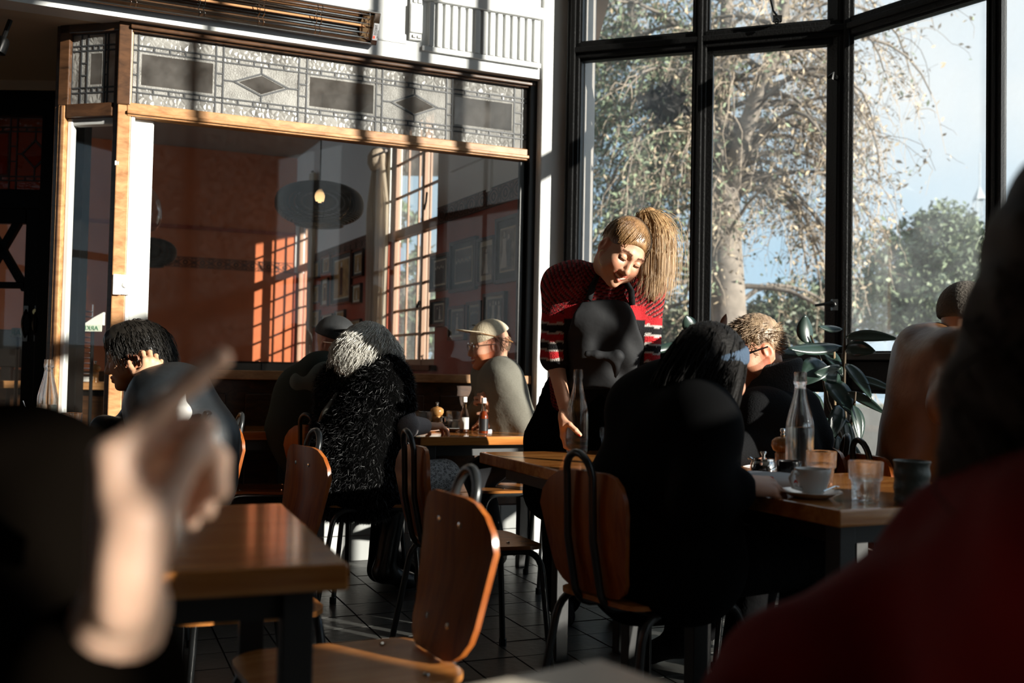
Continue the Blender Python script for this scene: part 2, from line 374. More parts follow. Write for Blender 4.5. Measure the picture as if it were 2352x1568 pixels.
# ------------------------------------------------------------------ window bays of the dining room
def bay(name, W, L, cols, h_sill=1.2, h_tr=2.93, h_top=4.70, heavy=(), mw=.072, first=True, detail=True, dp=1.):
    w = struct(empty(name, W.p(L / 2, 0))); o = W.p(L / 2, 0)
    def b(nm, m, *a, bev=.006):
        mb = MB(); W.box(mb, *a); mb.v = [(p[0] - o.x, p[1] - o.y, p[2]) for p in mb.v]
        return mb.build(nm, m, w, bevel=bev)
    edges = [0.0]
    for c in cols: edges.append(edges[-1] + c)
    rows = [(.30, h_sill - .20), (h_sill, h_tr), (h_tr + .095, h_top)]
    b('dado', black, 0, L, 0.0, .27, -.05, .02)
    b('bottom_rail', black, 0, L, .27, .33, -.05, .05)
    b('sill_rail', black, 0, L, h_sill - .20, h_sill - .04, -.06, .03); b('sill', blackg, 0, L, h_sill - .04, h_sill, -.08, .10)
    b('transom_bar', black, 0, L, h_tr, h_tr + .095, -.05, .05); b('transom_bead', black, 0, L, h_tr + .03, h_tr + .065, .05, .066)
    b('head_rail', black, 0, L, h_top, h_top + .1, -.06, .06)
    b('lintel', white, 0, L, h_top + .1, TOP, -.08, .08)
    for i, s0 in enumerate(edges):
        wd_ = mw if 0 < i < len(edges) - 1 else mw * 1.1
        b('mullion', black, s0 - wd_ / 2, s0 + wd_ / 2, .3, h_top, -.05 * dp, .05 * dp)
        b('mullion_bead', black, s0 - wd_ / 5, s0 + wd_ / 5, .33, h_top, .05 * dp, .05 * dp + .018 * dp)
    for i in range(len(cols)):
        a0, a1 = edges[i] + mw / 2, edges[i + 1] - mw / 2
        for j, (h0, h1) in enumerate(rows):
            sash = .034 if i in heavy and j == 1 else .012
            if detail:
                b('glazing_bar', black, a0, a0 + sash, h0, h1, -.02, .03, bev=0); b('glazing_bar', black, a1 - sash, a1, h0, h1, -.02, .03, bev=0)
                b('glazing_bar', black, a0, a1, h1 - sash, h1, -.02, .03, bev=0); b('glazing_bar', black, a0, a1, h0, h0 + sash, -.02, .03, bev=0)
            if j == 0:
                am = (a0 + a1) / 2; b('glazing_bar', black, am - .02, am + .02, h0, h1, -.02, .03, bev=0)
                b('glazing_bar', black, a0, a1, (h0 + h1) / 2 - .012, (h0 + h1) / 2 + .012, -.02, .03, bev=0)
            b('pane', outglass, a0, a1, h0, h1, -.004, 0.0, bev=0)
    return w, o
w3, o3 = bay('window_3', BAY2, 1.54, (.75, .79), heavy=(1,))
w4, o4 = bay('window_4', BAY3, 3.44, (.86, 1.30, .64, .64), mw=.05, dp=.45)
w5 = Wall(BAY3.p(3.44, 0).to_2d(), (.10, -.995), (-.995, -.10))  # unseen bay, turned to let more sun on to the waitress
bay('window_5', w5, 1.84, (.92, .92), detail=False, mw=.05, dp=.4)
c3 = MB(); BAY3.box(c3, -.065, .02, 0, TOP, -.06, .075)
struct(c3.build('trim_1', black, bevel=.012))
# pale outer reveal beside the first pane
rv = MB(); BAY2.box(rv, -.02, .05, .3, 4.7, -.30, -.05); struct(rv.build('trim_2', mat('pink_reveal', (.72, .62, .55), .7, bump=.3, bscale=40)))
# window furniture
def stay(px, py, W, parent, org, flip=1):
    a, h = W.hit(px, py, .06)
    m = MB(); m.tube([W.p(a, h, .05), W.p(a, h, .09)], .012, 8); m.tube([W.p(a - .005, h - .02, .085), W.p(a + .02 * flip, h + .03, .1), W.p(a + .03 * flip, h + .06, .1)], .008, 6)
    m.box(W.p(a, h, .055), (.03, .03, .05)); return m.build('latch', blackg, parent, org=None if org is None else org)
def sub(o, org):
    for v in o.data.vertices: v.co -= org
    return o
lt = MB(); a, h = BAY2.hit(1915, 178, .06)
lt.tube([BAY2.p(a + .02, h, .03), BAY2.p(a, h, .08)], .014, 8); lt.tube([BAY2.p(a - .03, h - .012, .085), BAY2.p(a, h + .012, .09), BAY2.p(a - .012, h - .02, .095)], .012, 6)
sub(lt.build('latch', blackg, w3), o3)
lt = MB(); a, h = BAY2.hit(1912, 700, .06)
lt.tube([BAY2.p(a + .02, h, .03), BAY2.p(a, h, .08)], .016, 8); lt.tube([BAY2.p(a - .09, h - .006, .1), BAY2.p(a - .03, h + .004, .095), BAY2.p(a, h + .01, .09)], [.007, .008, .012], 6); lt.box(BAY2.p(a + .01, h, .06), (.03, .03, .06))
sub(lt.build('window_handle', blackg, w3), o3)
lt = MB(); a, h = BAY2.hit(1785, 48, .07)
lt.box(BAY2.p(a, h + .01, .075), (.05, .02, .035)); lt.tube([BAY2.p(a, h + .02, .10), BAY2.p(a - .02, h + .05, .10), BAY2.p(a - .045, h + .16, .09), BAY2.p(a - .06, h + .5, .06)], .006, 6)
lt.tube([BAY2.p(a + .012 * math.cos(k), h - .012 + .014 * math.sin(k), .1) for k in np.linspace(0, 2 * PI, 10)], .004, 5)
sub(lt.build('sash_cord', blackg, w3), o3)

# ------------------------------------------------------------------ pillar, fascia, soffit
pl = MB().prism([(.12, 5.95), (.15, 5.885), (.325, 5.93), (.335, 5.95), (.42, 6.25), (.10, 6.3)], 0, TOP); struct(pl.build('wall_pillar', white, bevel=.006))
LO = -2.6
fa = struct(empty('wall_fascia'))
fm = MB(); SHOP.box(fm, LO, 2.375, HEAD - .012, TOP, -.05, .09); fm.build('fascia', white, fa)
# moulded relief panel with battens
def sb(nm, m, par, *a, bev=.004):
    mb = MB(); SHOP.box(mb, *a); return mb.build(nm, m, par, bevel=bev)
h_b0 = SHOP.hit(1120, 128, .1)[1]; s_l = SHOP.hit(982, 60, .1)[0]; s_r = SHOP.hit(1238, 120, .1)[0]
h_b1 = SHOP.hit(1120, 28, .1)[1]
sb('panel_board', white, fa, s_l, s_r, HEAD + .07, 4.2, .09, .10)
sb('rail', white, fa, s_l - .03, s_r + .01, h_b1, h_b1 + .07, .10, .135); sb('rail', white, fa, s_l - .03, s_r + .01, h_b0 - .03, h_b0, .10, .112)
nb = 15
for k in range(nb):
    a0 = s_l + (s_r - s_l) * (k + .12) / nb; sb('batten', white, fa, a0, a0 + (s_r - s_l) / nb * .62, h_b0, h_b1, .10, .118, bev=.005)
p_l = SHOP.hit(940, 60, .1)[0]; p_r = SHOP.hit(968, 60, .1)[0]
sb('pilaster', white, fa, p_l, p_r, HEAD + .10, 4.2, .09, .112); sb('pilaster_block', white, fa, p_l, p_r, SHOP.hit(955, 78, .1)[1], SHOP.hit(955, 12, .1)[1], .112, .124)
for k in range(2):
    aa = p_l + (p_r - p_l) * (.22 + .4 * k)
    sb('pilaster_flute', white, fa, aa, aa + .022, HEAD + .11, SHOP.hit(955, 82, .1)[1], .112, .122); sb('pilaster_flute', white, fa, aa, aa + .022, SHOP.hit(955, 9, .1)[1], 4.2, .112, .122)
sb('moulding', white, fa, .9, p_l - .01, HEAD + .075, HEAD + .085, .09, .096, bev=0)
so_ = MB().add([SHOP.p(LO, HEAD - .01, .07), SHOP.p(2.3, HEAD - .01, .07), SHOP.p(2.3, HEAD - .01, -.25), Vector((-2.0, 6.4, HEAD - .01)), Vector((-5, 6.4, HEAD - .01))] +
     [SHOP.p(LO, HEAD + .05, .07), SHOP.p(2.3, HEAD + .05, .07), SHOP.p(2.3, HEAD + .05, -.25), Vector((-2.0, 6.4, HEAD + .05)), Vector((-5, 6.4, HEAD + .05))],
     [(0, 1, 2, 3, 4), (9, 8, 7, 6, 5)] + [(i, i + 5, (i + 1) % 5 + 5, (i + 1) % 5) for i in range(5)]).build('ceiling_soffit', plaster); struct(so_)

# ------------------------------------------------------------------ shop window with leaded lights
SILL = 1.045
h_g0, h_g1 = 2.405, 2.775
w1 = struct(empty('window_1'))
def wb(nm, m, W, par, *a, bev=.005):
    mb = MB(); W.box(mb, *a); return mb.build(nm, m, par, bevel=bev)
SR = 2.30
wb('head_rail', darkwood, SHOP, w1, 0.02, SR, 2.775, HEAD, -.04, .03); wb('head_bead', darkwood, SHOP, w1, .02, SR, 2.785, 2.805, .03, .05)
wb('transom_rail', board, SHOP, w1, 0.015, SR - .03, 2.335, 2.405, -.04, .03); wb('transom_bead', board, SHOP, w1, .015, SR - .03, 2.345, 2.365, .03, .042)
wb('corner_post', board, SHOP, w1, -.03, .035, 0, 2.775, -.04, .025); wb('corner_post_cap', darkwood, SHOP, w1, -.035, .03, 2.39, HEAD, -.05, .032)
wb('corner_bead', white, SHOP, w1, .035, .055, SILL, 2.335, -.02, .02)
wb('jamb_post', blackg, SHOP, w1, SR - .035, SR + .045, 0, HEAD, -.05, .045)
wb('jamb_post_bead', blackg, SHOP, w1, SR - .075, SR - .035, SILL, 2.335, -.03, .0)
wb('sill', board, SHOP, w1, .03, SR, SILL - .05, SILL, -.06, .06); wb('stall_panel', darkwood, SHOP, w1, .03, SR, .28, SILL - .05, -.05, .0)
for k in range(4):
    a0 = .1 + k * .55; wb('panel_moulding', darkwood, SHOP, w1, a0, a0 + .45, .36, .92, .0, .014)
for k in range(15):
    a0 = .04 + k * .15
    for j in range(2): wb('wall_tile', tilew, SHOP, w1, a0, a0 + .146, .0 + .14 * j, .136 + .14 * j, -.04, .012, bev=.003)
wb('inner_frame_strip', white, SHOP, w1, .055, .145, SILL, 2.335, -.045, -.02); wb('inner_frame_edge', white, SHOP, w1, .118, .15, SILL, 2.335, -.06, -.03)
wb('pane', shopglass, SHOP, w1, .055, SR - .04, SILL, 2.335, -.004, 0., bev=0)
came = MB()
def came_bar(W, a, b, w=.0075): W.bar(came, a, b, w, -.006, .006)
def pane_poly(W, pts, m, nm='leaded_pane', par=None): 
    mb = MB(); W.poly(mb, pts, -.0018 + RNG.uniform(-.0008, .0008), .0018); mb.build(nm, m, par)
def rect(a0, a1, h0, h1): return [(a0, h0), (a1, h0), (a1, h1), (a0, h1)]
def leaded(W, par, a0, a1, h0, h1, mains, bl, br, th, nsmall, tint=None):
    """border of hammered glass, a thin row of small panes, main lights between thin columns"""
    g_h, g_s, g_p = (hammer, stipple, plainlead) if tint is None else tint
    bh, tr = .062, .026
    hs = [h0, h0 + bh, h0 + bh + tr, h1 - bh - tr, h1 - bh, h1]
    xs = [a0, a0 + bl] if bl else [a0]
    cols = []
    for k, (m0, m1, kind) in enumerate(mains): cols.append((m0, m1, kind))
    lines = []
    for k, (m0, m1, kind) in enumerate(cols):
        for (q0, q1) in ((hs[0], hs[1]), (hs[4], hs[5])): pane_poly(W, rect(m0, m1, q0, q1), g_h, par=par)
        ns = nsmall if not isinstance(nsmall, (list, tuple)) else nsmall[k]
        for (q0, q1) in ((hs[1], hs[2]), (hs[3], hs[4])):
            for i in range(ns):
                b0, b1 = m0 + (m1 - m0) * i / ns, m0 + (m1 - m0) * (i + 1) / ns
                pane_poly(W, rect(b0, b1, q0, q1), g_s if i % 2 else g_h, par=par)
                if i: came_bar(W, (b0, q0), (b0, q1))
        if kind == 'plain':
            pane_poly(W, rect(m0, m1, hs[2], hs[3]), g_p, par=par)
            mb = MB(); bv = .016
            for pts in ([(m0, hs[2]), (m1, hs[2]), (m1 - bv, hs[2] + bv), (m0 + bv, hs[2] + bv)], [(m0, hs[3]), (m0 + bv, hs[3] - bv), (m1 - bv, hs[3] - bv), (m1, hs[3])], [(m0, hs[2]), (m0 + bv, hs[2] + bv), (m0 + bv, hs[3] - bv), (m0, hs[3])], [(m1, hs[2]), (m1, hs[3]), (m1 - bv, hs[3] - bv), (m1 - bv, hs[2] + bv)]):
                W.poly(mb, pts, .0018, .0028)
            mb.build('bevel_edge', g_s, par)
        else:
            mm, hh = (m0 + m1) / 2, (hs[2] + hs[3]) / 2; dw, dh = (m1 - m0) * .36, (hs[3] - hs[2]) * .31
            Lp, Rp, Bp, Tp = (mm - dw, hh), (mm + dw, hh), (mm, hh - dh), (mm, hh + dh)
            pane_poly(W, [Lp, Bp, Rp, Tp], g_p, par=par)
            mb = MB(); q = .84
            ins = [(mm + (x - mm) * q, hh + (y - hh) * q) for x, y in (Lp, Bp, Rp, Tp)]; outs = [Lp, Bp, Rp, Tp]
            for i in range(4): W.poly(mb, [outs[i], outs[(i + 1) % 4], ins[(i + 1) % 4], ins[i]], .0018, .0028)
            mb.build('bevel_edge', g_s, par)
            for c, e1, e2 in (((m0, hs[2]), Bp, Lp), ((m1, hs[2]), Rp, Bp), ((m1, hs[3]), Tp, Rp), ((m0, hs[3]), Lp, Tp)):
                q1 = (e1[0], c[1]) if e1 in (Bp, Tp) else (c[0], e1[1]); q2 = (e2[0], c[1]) if e2 in (Bp, Tp) else (c[0], e2[1])
                pane_poly(W, [c, q1, e1, e2, q2], g_s, par=par)
            for i in range(4): came_bar(W, outs[i], outs[(i + 1) % 4], .009)
            came_bar(W, Lp, (m0, hh)); came_bar(W, Rp, (m1, hh)); came_bar(W, Bp, (mm, hs[2])); came_bar(W, Tp, (mm, hs[3]))
    gaps = [(cols[i][1], cols[i + 1][0]) for i in range(len(cols) - 1)]
    if bl: gaps = [(a0 + bl, cols[0][0])] + gaps
    if br: gaps = gaps + [(cols[-1][1], a1 - br)]
    for g0, g1 in gaps:
        for q0, q1 in zip(hs[:-1], hs[1:]):
            if q1 - q0 > .15:
                d = (q1 - q0) / 3
                for i in range(3):
                    pane_poly(W, rect(g0, g1, q0 + d * i, q0 + d * (i + 1)), g_s, par=par); came_bar(W, (g0, q0 + d * i), (g1, q0 + d * i))
            else: pane_poly(W, rect(g0, g1, q0, q1), g_s, par=par)
        came_bar(W, (g0, h0), (g0, h1)); came_bar(W, (g1, h0), (g1, h1))
    for b0, b1 in ([(a0, a0 + bl)] if bl else []) + ([(a1 - br, a1)] if br else []):
        for q0, q1 in zip(hs[:-1], hs[1:]): pane_poly(W, rect(b0, b1, q0, q1), g_h, par=par)
    for hh in hs[1:5]: came_bar(W, (a0, hh), (a1, hh))
    for aa in (a0, a1): came_bar(W, (aa, h0), (aa, h1))
    for hh in (h0, h1): came_bar(W, (a0, hh), (a1, hh))
su = lambda u: SHOP.hit(u, 200 if u < 700 else 250)[0]
mains = [(su(316), su(495), 'plain'), (su(512), su(686), 'diamond'), (su(703), su(863), 'plain'), (su(877), su(1025), 'diamond'), (su(1038), su(1181), 'plain')]
leaded(SHOP, w1, .035, SR - .035, h_g0, h_g1, mains, su(298) - .035, .035, .026, 5)
came.build('lead_came', leadm, w1)

# ------------------------------------------------------------------ side light beside the door
w2 = struct(empty('window_2')); RL = .37
wb('corner_post', darkwood, RET, w2, .02, .05, 0, HEAD, -.04, .02)
wb('outer_post', darkwood, RET, w2, RL - .06, RL, 2.4, HEAD, -.04, .03); wb('outer_post', board, RET, w2, RL - .045, RL - .005, 0, 2.4, -.04, .03)
wb('post_bead', darkwood, RET, w2, RL - .03, RL - .022, 0, 2.4, .03, .034)
wb('post_edge', darkwood, RET, w2, RL - .004, RL + .025, 0, HEAD, -.04, .02)
wb('head_rail', darkwood, RET, w2, .02, RL, 2.775, HEAD, -.04, .03); wb('transom_rail', darkwood, RET, w2, .05, RL - .05, 2.335, 2.405, -.04, .03)
wb('white_bead', white, RET, w2, RL - .075, RL - .045, .4, 2.335, -.03, .005); wb('white_bead', white, RET, w2, .05, RL - .05, 2.30, 2.335, -.05, .0)
wb('stall_panel', darkwood, RET, w2, .05, RL - .05, 0, .4, -.04, .01)
wb('pane', shopglass, RET, w2, .05, RL - .05, .4, 2.335, -.004, 0, bev=0)
came = MB()
leaded(RET, w2, .05, RL - .06, h_g0, h_g1, [(.118, .118 + .10, 'plain')], .05, .055, .026, 3)
came.build('lead_came', leadm, w2)
# ------------------------------------------------------------------ entrance door, set back
blackg_, blackg = blackg, mat('door_black', (.004, .004, .004), .4, spec=.08)
d1 = struct(empty('door_1'))
darkglass = (pane_mat('amber_hammered', (.5, .22, .10), .05, .25, (.30, .12, .05), .2, .8, 30., 9.), pane_mat('amber_stippled', (.5, .22, .10), .05, .2, (.28, .11, .045), .3, .5, 120.), pane_mat('amber_plain', (.42, .13, .05), .06, .1, (.25, .07, .03)))
wb('head_rail', blackg, DOORW, d1, -.1, 1.2, 2.60, 2.76, -.05, .05); wb('cornice', plaster, DOORW, d1, -.1, 1.2, 2.76, HEAD, -.02, .06)
wb('transom_rail', blackg, DOORW, d1, -.1, 1.2, 2.02, 2.14, -.05, .05)
hd_ = lambda u: DOORW.hit(u, 600)[0]
wb('frame_post', blackg, DOORW, d1, -.12, hd_(96), 0, 2.70, -.05, .06)
wb('door_stile', blackg, DOORW, d1, hd_(96), hd_(62), 0, 2.03, -.03, .03)
wb('door_head', blackg, DOORW, d1, hd_(62), 1.2, 1.93, 2.03, -.03, .03)
wb('lock_rail', blackg, DOORW, d1, hd_(62), 1.2, DOORW.hit(30, 662)[1], DOORW.hit(30, 648)[1], -.03, .03)
wb('bottom_rail', blackg, DOORW, d1, hd_(62), 1.2, 0, .3, -.03, .03)
mb = MB(); cxs, cxh = DOORW.hit(12, 575)
for a_, b_ in (((60, 480), (-48, 665)), ((-48, 480), (60, 665))):
    DOORW.bar(mb, DOORW.hit(*a_), DOORW.hit(*b_), .045, -.02, .02)
mb.build('cross_bar', blackg, d1)
wb('pane', shopglass, DOORW, d1, hd_(62), 1.2, .3, 1.93, -.003, 0, bev=0)
came = MB()
leaded(DOORW, d1, hd_(118), 1.1, 2.14, 2.60, [(hd_(118) + .01, hd_(30), 'diamond'), (hd_(14), hd_(-60), 'plain')], 0, .05, .026, 4, tint=darkglass)
came.build('lead_came', leadm, d1)
for u_ in (67, 92):
    a, h0_ = DOORW.hit(u_, 775); a, h1_ = DOORW.hit(u_, 712)
    hm = MB(); hm.tube([DOORW.p(a, h0_ + (h1_ - h0_) * t, .035 + .045 * math.sin(PI * t)) for t in np.linspace(0, 1, 12)], .008, 8)
    for hh in (h0_, h1_): hm.box(DOORW.p(a, hh, .034), (.028, .012, .05))
    hm.build('door_handle', mat('dark_metal', (.12, .11, .10), .2, 1.), d1, smooth=False)
a, h = DOORW.hit(91, 717); lk = MB(); lk.tube([DOORW.p(a, h, .03), DOORW.p(a, h, .055)], .018, 14); lk.build('door_lock', brass, d1)
blackg = blackg_
# wall between door and side light, and walls closing the inner room
struct(MB().hexa([Vector(p) for p in ((-2.40, 5.17, 0), (-2.37, 5.22, 0), (-2.78, 6.22, 0), (-2.84, 6.2, 0), (-2.40, 5.17, HEAD), (-2.37, 5.22, HEAD), (-2.78, 6.22, HEAD), (-2.84, 6.2, HEAD))]).build('wall_entrance', darkwood))
# ------------------------------------------------------------------ inner room
IH = 3.55
struct(MB().box((-3.6, 9.0, IH + .05), (8.4, 7.2, .1)).build('ceiling_inner', mat('inner_ceiling', (.40, .33, .27), .8)))
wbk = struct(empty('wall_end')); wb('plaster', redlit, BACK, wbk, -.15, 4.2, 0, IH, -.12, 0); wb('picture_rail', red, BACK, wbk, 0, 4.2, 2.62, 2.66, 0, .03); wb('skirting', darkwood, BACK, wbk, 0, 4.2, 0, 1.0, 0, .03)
ws = struct(empty('wall_side'))
W1a, W1b = 1.50, 2.62; W2a, W2b = 5.08, 5.93; WS0, WS1 = 1.11, 3.2
def sw(nm, m, *a, bev=0): return wb(nm, m, SIDE, ws, *a, bev=bev)
for a0, a1 in ((-.05, W1a), (W1b, W2a), (W2b, 6.05)):
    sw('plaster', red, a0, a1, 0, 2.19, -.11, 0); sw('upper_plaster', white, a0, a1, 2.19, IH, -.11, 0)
for a0, a1 in ((W1a, W1b), (W2a, W2b)):
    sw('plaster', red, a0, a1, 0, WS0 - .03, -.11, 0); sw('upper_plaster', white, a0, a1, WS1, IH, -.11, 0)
sw('chair_rail', darkwood, -.05, 5.95, .93, 1.0, 0, .04); sw('beam', white, -.05, 1.2, 2.55, 2.68, 0, .03); sw('beam', white, .5, .56, 2.3, 3.4, 0, .02)
# friezes: a printed band of rings, eyes and hourglasses
ink = mat('frieze_ink', (.035, .018, .012), .7); bandm = mat('frieze_band', (.17, .075, .05), .7, var=.3, vscale=8)
def frieze(W, par, a0, a1, h0, h1, step, band=None):
    if band: wb('frieze_band', band, W, par, a0, a1, h0, h1, 0, .006, bev=0)
    mb = MB(); hm = (h0 + h1) / 2; r = (h1 - h0)
    def strip(pts, w=.008):
        for p_, q_ in zip(pts[:-1], pts[1:]):
            if abs(p_[0] - q_[0]) + abs(p_[1] - q_[1]) > 1e-5: W.bar(mb, p_, q_, w, .006, .0085)
    n = int((a1 - a0) / step)
    for k in range(n):
        c = a0 + step * (k + .5)
        strip([(c + r * .20 * math.cos(t), hm + r * .20 * math.sin(t)) for t in np.linspace(0, 2 * PI, 13)], .011)
        for s_ in (1, -1): strip([(c + step * .42 * x, hm + s_ * r * .38 * (1 - x * x)) for x in np.linspace(-1, 1, 9)], .007)
        b = c + step / 2; t_ = step * .16
        if k < n - 1:
            for s_ in (1, -1): strip([(b, hm), (b - t_, hm + s_ * r * .4), (b + t_, hm + s_ * r * .4), (b, hm)], .006)
    strip([(a0, h0), (a1, h0)], .006); strip([(a0, h1), (a1, h1)], .006)
    mb.build('frieze_print', ink, par)
frieze(BACK, wbk, .02, 2.0, 2.19, 2.30, .185)
frieze(SIDE, ws, .0, W1a - .02, 2.19, 2.32, .185, bandm); frieze(SIDE, ws, W1b, W2a, 2.19, 2.32, .185, bandm)
# windows of the inner room
winwood = mat('window_wood', (.33, .17, .09), .5); linen = None
def small_window(name, a0, a1, cols, rows, htr):
    w = struct(empty(name)); f = .05
    def q(nm, m, *a): return wb(nm, m, SIDE, w, *a, bev=0)
    q('sill_board', darkwood, a0 - .05, a1 + .05, WS0 - .04, WS0, -.2, .06)
    for x0, x1 in ((a0, a0 + f), (a1 - f, a1)): q('jamb', winwood, x0, x1, WS0, WS1, -.085, -.04)
    q('head', winwood, a0, a1, WS1 - f, WS1, -.085, -.04); q('transom_bar', winwood, a0, a1, htr, htr + .075, -.09, -.03); q('bottom_rail', winwood, a0, a1, WS0, WS0 + f, -.085, -.04)
    am = a0 + (a1 - a0) * .36; q('meeting_stile', winwood, am - .03, am + .03, WS0, WS1, -.085, -.035)
    for h0, h1, r in ((WS0 + f, htr, rows[0]), (htr + .075, WS1 - f, rows[1])):
        for k in range(1, cols):
            x = a0 + f + (a1 - a0 - 2 * f) * k / cols
            if abs(x - am) > .06: q('glazing_bar', winwood, x - .010, x + .010, h0, h1, -.07, -.055)
        for k in range(1, r): q('glazing_bar', winwood, a0 + f, a1 - f, h0 + (h1 - h0) * k / r - .010, h0 + (h1 - h0) * k / r + .010, -.07, -.055)
    q('pane', outglass, a0 + f, a1 - f, WS0 + f, WS1 - f, -.066, -.062)
    m = MB(); m.tube([SIDE.p(am, 1.62, -.06), SIDE.p(am, 1.62, -.02), SIDE.p(am + .03, 1.58, -.015)], .012, 6); m.tube([SIDE.p(am, 1.2, -.07), SIDE.p(am - .1, 1.17, -.02), SIDE.p(am - .16, 1.16, .0)], .006, 5)
    m.tube([SIDE.p(am + .05, htr + .1, -.05), SIDE.p(am - .08, htr + .22, -.03), SIDE.p(am - .1, htr + .3, -.03)], .009, 5); m.build('window_stay', blackg, w)
small_window('window_8', W1a, W1b, 4, (5, 3), 2.20); small_window('window_9', W2a, W2b, 4, (5, 3), 2.20)
# curtains
cm_ = bpy.data.materials.new('linen'); cm_.use_nodes = True; t_ = cm_.node_tree; t_.nodes.clear()
o_ = t_.nodes.new('ShaderNodeOutputMaterial'); d_ = t_.nodes.new('ShaderNodeBsdfDiffuse'); l_ = t_.nodes.new('ShaderNodeBsdfTranslucent'); x_ = t_.nodes.new('ShaderNodeMixShader'); x_.inputs[0].default_value = .6
d_.inputs[0].default_value = (.74, .66, .55, 1); l_.inputs[0].default_value = (.80, .68, .52, 1)
tp_ = t_.nodes.new('ShaderNodeBsdfTransparent'); x2_ = t_.nodes.new('ShaderNodeMixShader'); x2_.inputs[0].default_value = .25
t_.links.new(d_.outputs[0], x_.inputs[1]); t_.links.new(l_.outputs[0], x_.inputs[2]); t_.links.new(x_.outputs[0], x2_.inputs[1]); t_.links.new(tp_.outputs[0], x2_.inputs[2]); t_.links.new(x2_.outputs[0], o_.inputs[0])
def curtain(a0, a1, h0, h1, label, gather=True):
    nv, nu = 26, 40; vs = []; fs = []
    for j in range(nv):
        t = j / (nv - 1); h = h0 + (h1 - h0) * t
        sq = 1 - (.55 * max(0, t - .75) / .25 if gather else 0)
        for i in range(nu):
            q = i / (nu - 1); a = (a0 + a1) / 2 + (q - .5) * (a1 - a0) * sq
            o = .05 + .022 * math.sin(q * 26 + 1.5 * math.sin(t * 3)) + .01 * math.sin(q * 61 + t * 5)
            vs.append(SIDE.p(a, h, o))
    for j in range(nv - 1):
        for i in range(nu - 1): fs.append((j * nu + i, j * nu + i + 1, (j + 1) * nu + i + 1, (j + 1) * nu + i))
    b = SIDE.p((a0 + a1) / 2, h0, .05)
    r = thing('curtain', label, 'curtain', b)
    m = MB(); m.add(vs, fs); o = m.build('cloth', cm_, r, smooth=True, org=b)
    md = o.modifiers.new('thick', 'SOLIDIFY'); md.thickness = .003
    tm = MB(); tm.tube([SIDE.p(a0 + .05, h1 + .02, .06), SIDE.p(a1 - .05, h1 + .02, .06)], .012, 8); tm.build('rod', darkwood, r, org=b)
    if gather:
        g = MB(); g.lathe([(.07, -.09), (.10, -.03), (.10, .04), (.06, .10)], 14, SIDE.p((a0 + a1) / 2, h1 - .03, .06)); g.build('gathered_top', mat('linen_gather', (.5, .4, .3), .9, bump=.6, bscale=40), r, smooth=True, org=b)
    return r
curtain(2.52, 3.02, 1.12, SIDE.hit(868, 372)[1], 'long cream linen curtain gathered at its top beside the gridded window')
curtain(4.96, 5.10, 1.05, 3.2, 'narrow grey linen curtain on the near side of the far corner window', False)
# framed photographs
frm = mat('black_frame', (.012, .011, .010), .3); mtd = mat('grey_mount', (.055, .05, .045), .7); mtl = mat('cream_mount', (.60, .52, .40), .8)
sep1 = mat('sepia_photo', (.30, .24, .17), .5, var=.75, vscale=14); sepd = mat('dark_photo', (.10, .085, .07), .5, var=.8, vscale=18)
figd = mat('photo_dark', (.02, .018, .016), .5); figl = mat('photo_light', (.55, .50, .43), .5)
def picture(q, label, mount, phot, figs, mw=.2, fw=.022, group=None):
    a1_, h0_ = SIDE.hit(q[0], q[3]); a0_, h1_ = SIDE.hit(q[2], q[1])
    ac, hc = (a0_ + a1_) / 2, (SIDE.hit((q[0] + q[2]) / 2, (q[1] + q[3]) / 2)[1]); w, h = abs(a1_ - a0_), (SIDE.hit((q[0] + q[2]) / 2, q[1])[1] - SIDE.hit((q[0] + q[2]) / 2, q[3])[1])
    org = SIDE.p(ac, hc - h / 2, .0); r = thing('framed_photograph', label, 'picture', org)
    def q_(nm, m, *a):
        mb = MB(); SIDE.box(mb, *a); return mb.build(nm, m, r, org=org)
    A0, A1, H0, H1 = ac - w / 2, ac + w / 2, hc - h / 2, hc + h / 2
    mb = MB()
    SIDE.box(mb, A0, A1, H0, H0 + fw, .002, .03); SIDE.box(mb, A0, A1, H1 - fw, H1, .002, .03); SIDE.box(mb, A0, A0 + fw, H0, H1, .002, .03); SIDE.box(mb, A1 - fw, A1, H0, H1, .002, .03)
    mb.build('frame', frm, r, org=org)
    q_('mount', mount, A0 + fw, A1 - fw, H0 + fw, H1 - fw, .002, .012)
    mx_, my_ = w * mw, h * mw * .95; B0, B1, G0, G1 = A0 + mx_, A1 - mx_, H0 + my_, H1 - my_
    if mount is mtd: q_('inner_border', mtl, B0 - .012, B1 + .012, G0 - .012, G1 + .012, .012, .014)
    q_('print', phot, B0, B1, G0, G1, .014, .016)
    md_, ml_ = MB(), MB(); pw, ph = B1 - B0, G1 - G0
    for k, f in enumerate(figs):
        x = B1 - pw * f[1]; b = ml_ if f[0] in 'bB' else md_; y0 = G0 + ph * .06; fh = ph * f[2]; ww = ph * f[2] * .11
        if f[0] == 'b': SIDE.poly(b, [(x - ww * 2.2, y0), (x + ww * 2.2, y0), (x + ww * .8, y0 + fh * .5), (x + ww, y0 + fh * .8), (x - ww, y0 + fh * .8), (x - ww * .8, y0 + fh * .5)], .016, .0175)
        else: SIDE.poly(b, [(x - ww * 1.1, y0), (x + ww * 1.1, y0), (x + ww * 1.4, y0 + fh * .78), (x, y0 + fh * .84), (x - ww * 1.4, y0 + fh * .78)], .016, .0175)
        SIDE.poly(ml_, [(x + fh * .065 * math.cos(t), y0 + fh * .91 + fh * .085 * math.sin(t)) for t in np.linspace(0, 2 * PI, 9)[:-1]], .016, .018)
    if md_.v: md_.build('figure_print', figd, r, org=org)
    if ml_.v: ml_.build('figure_print', figl, r, org=org)
    return r
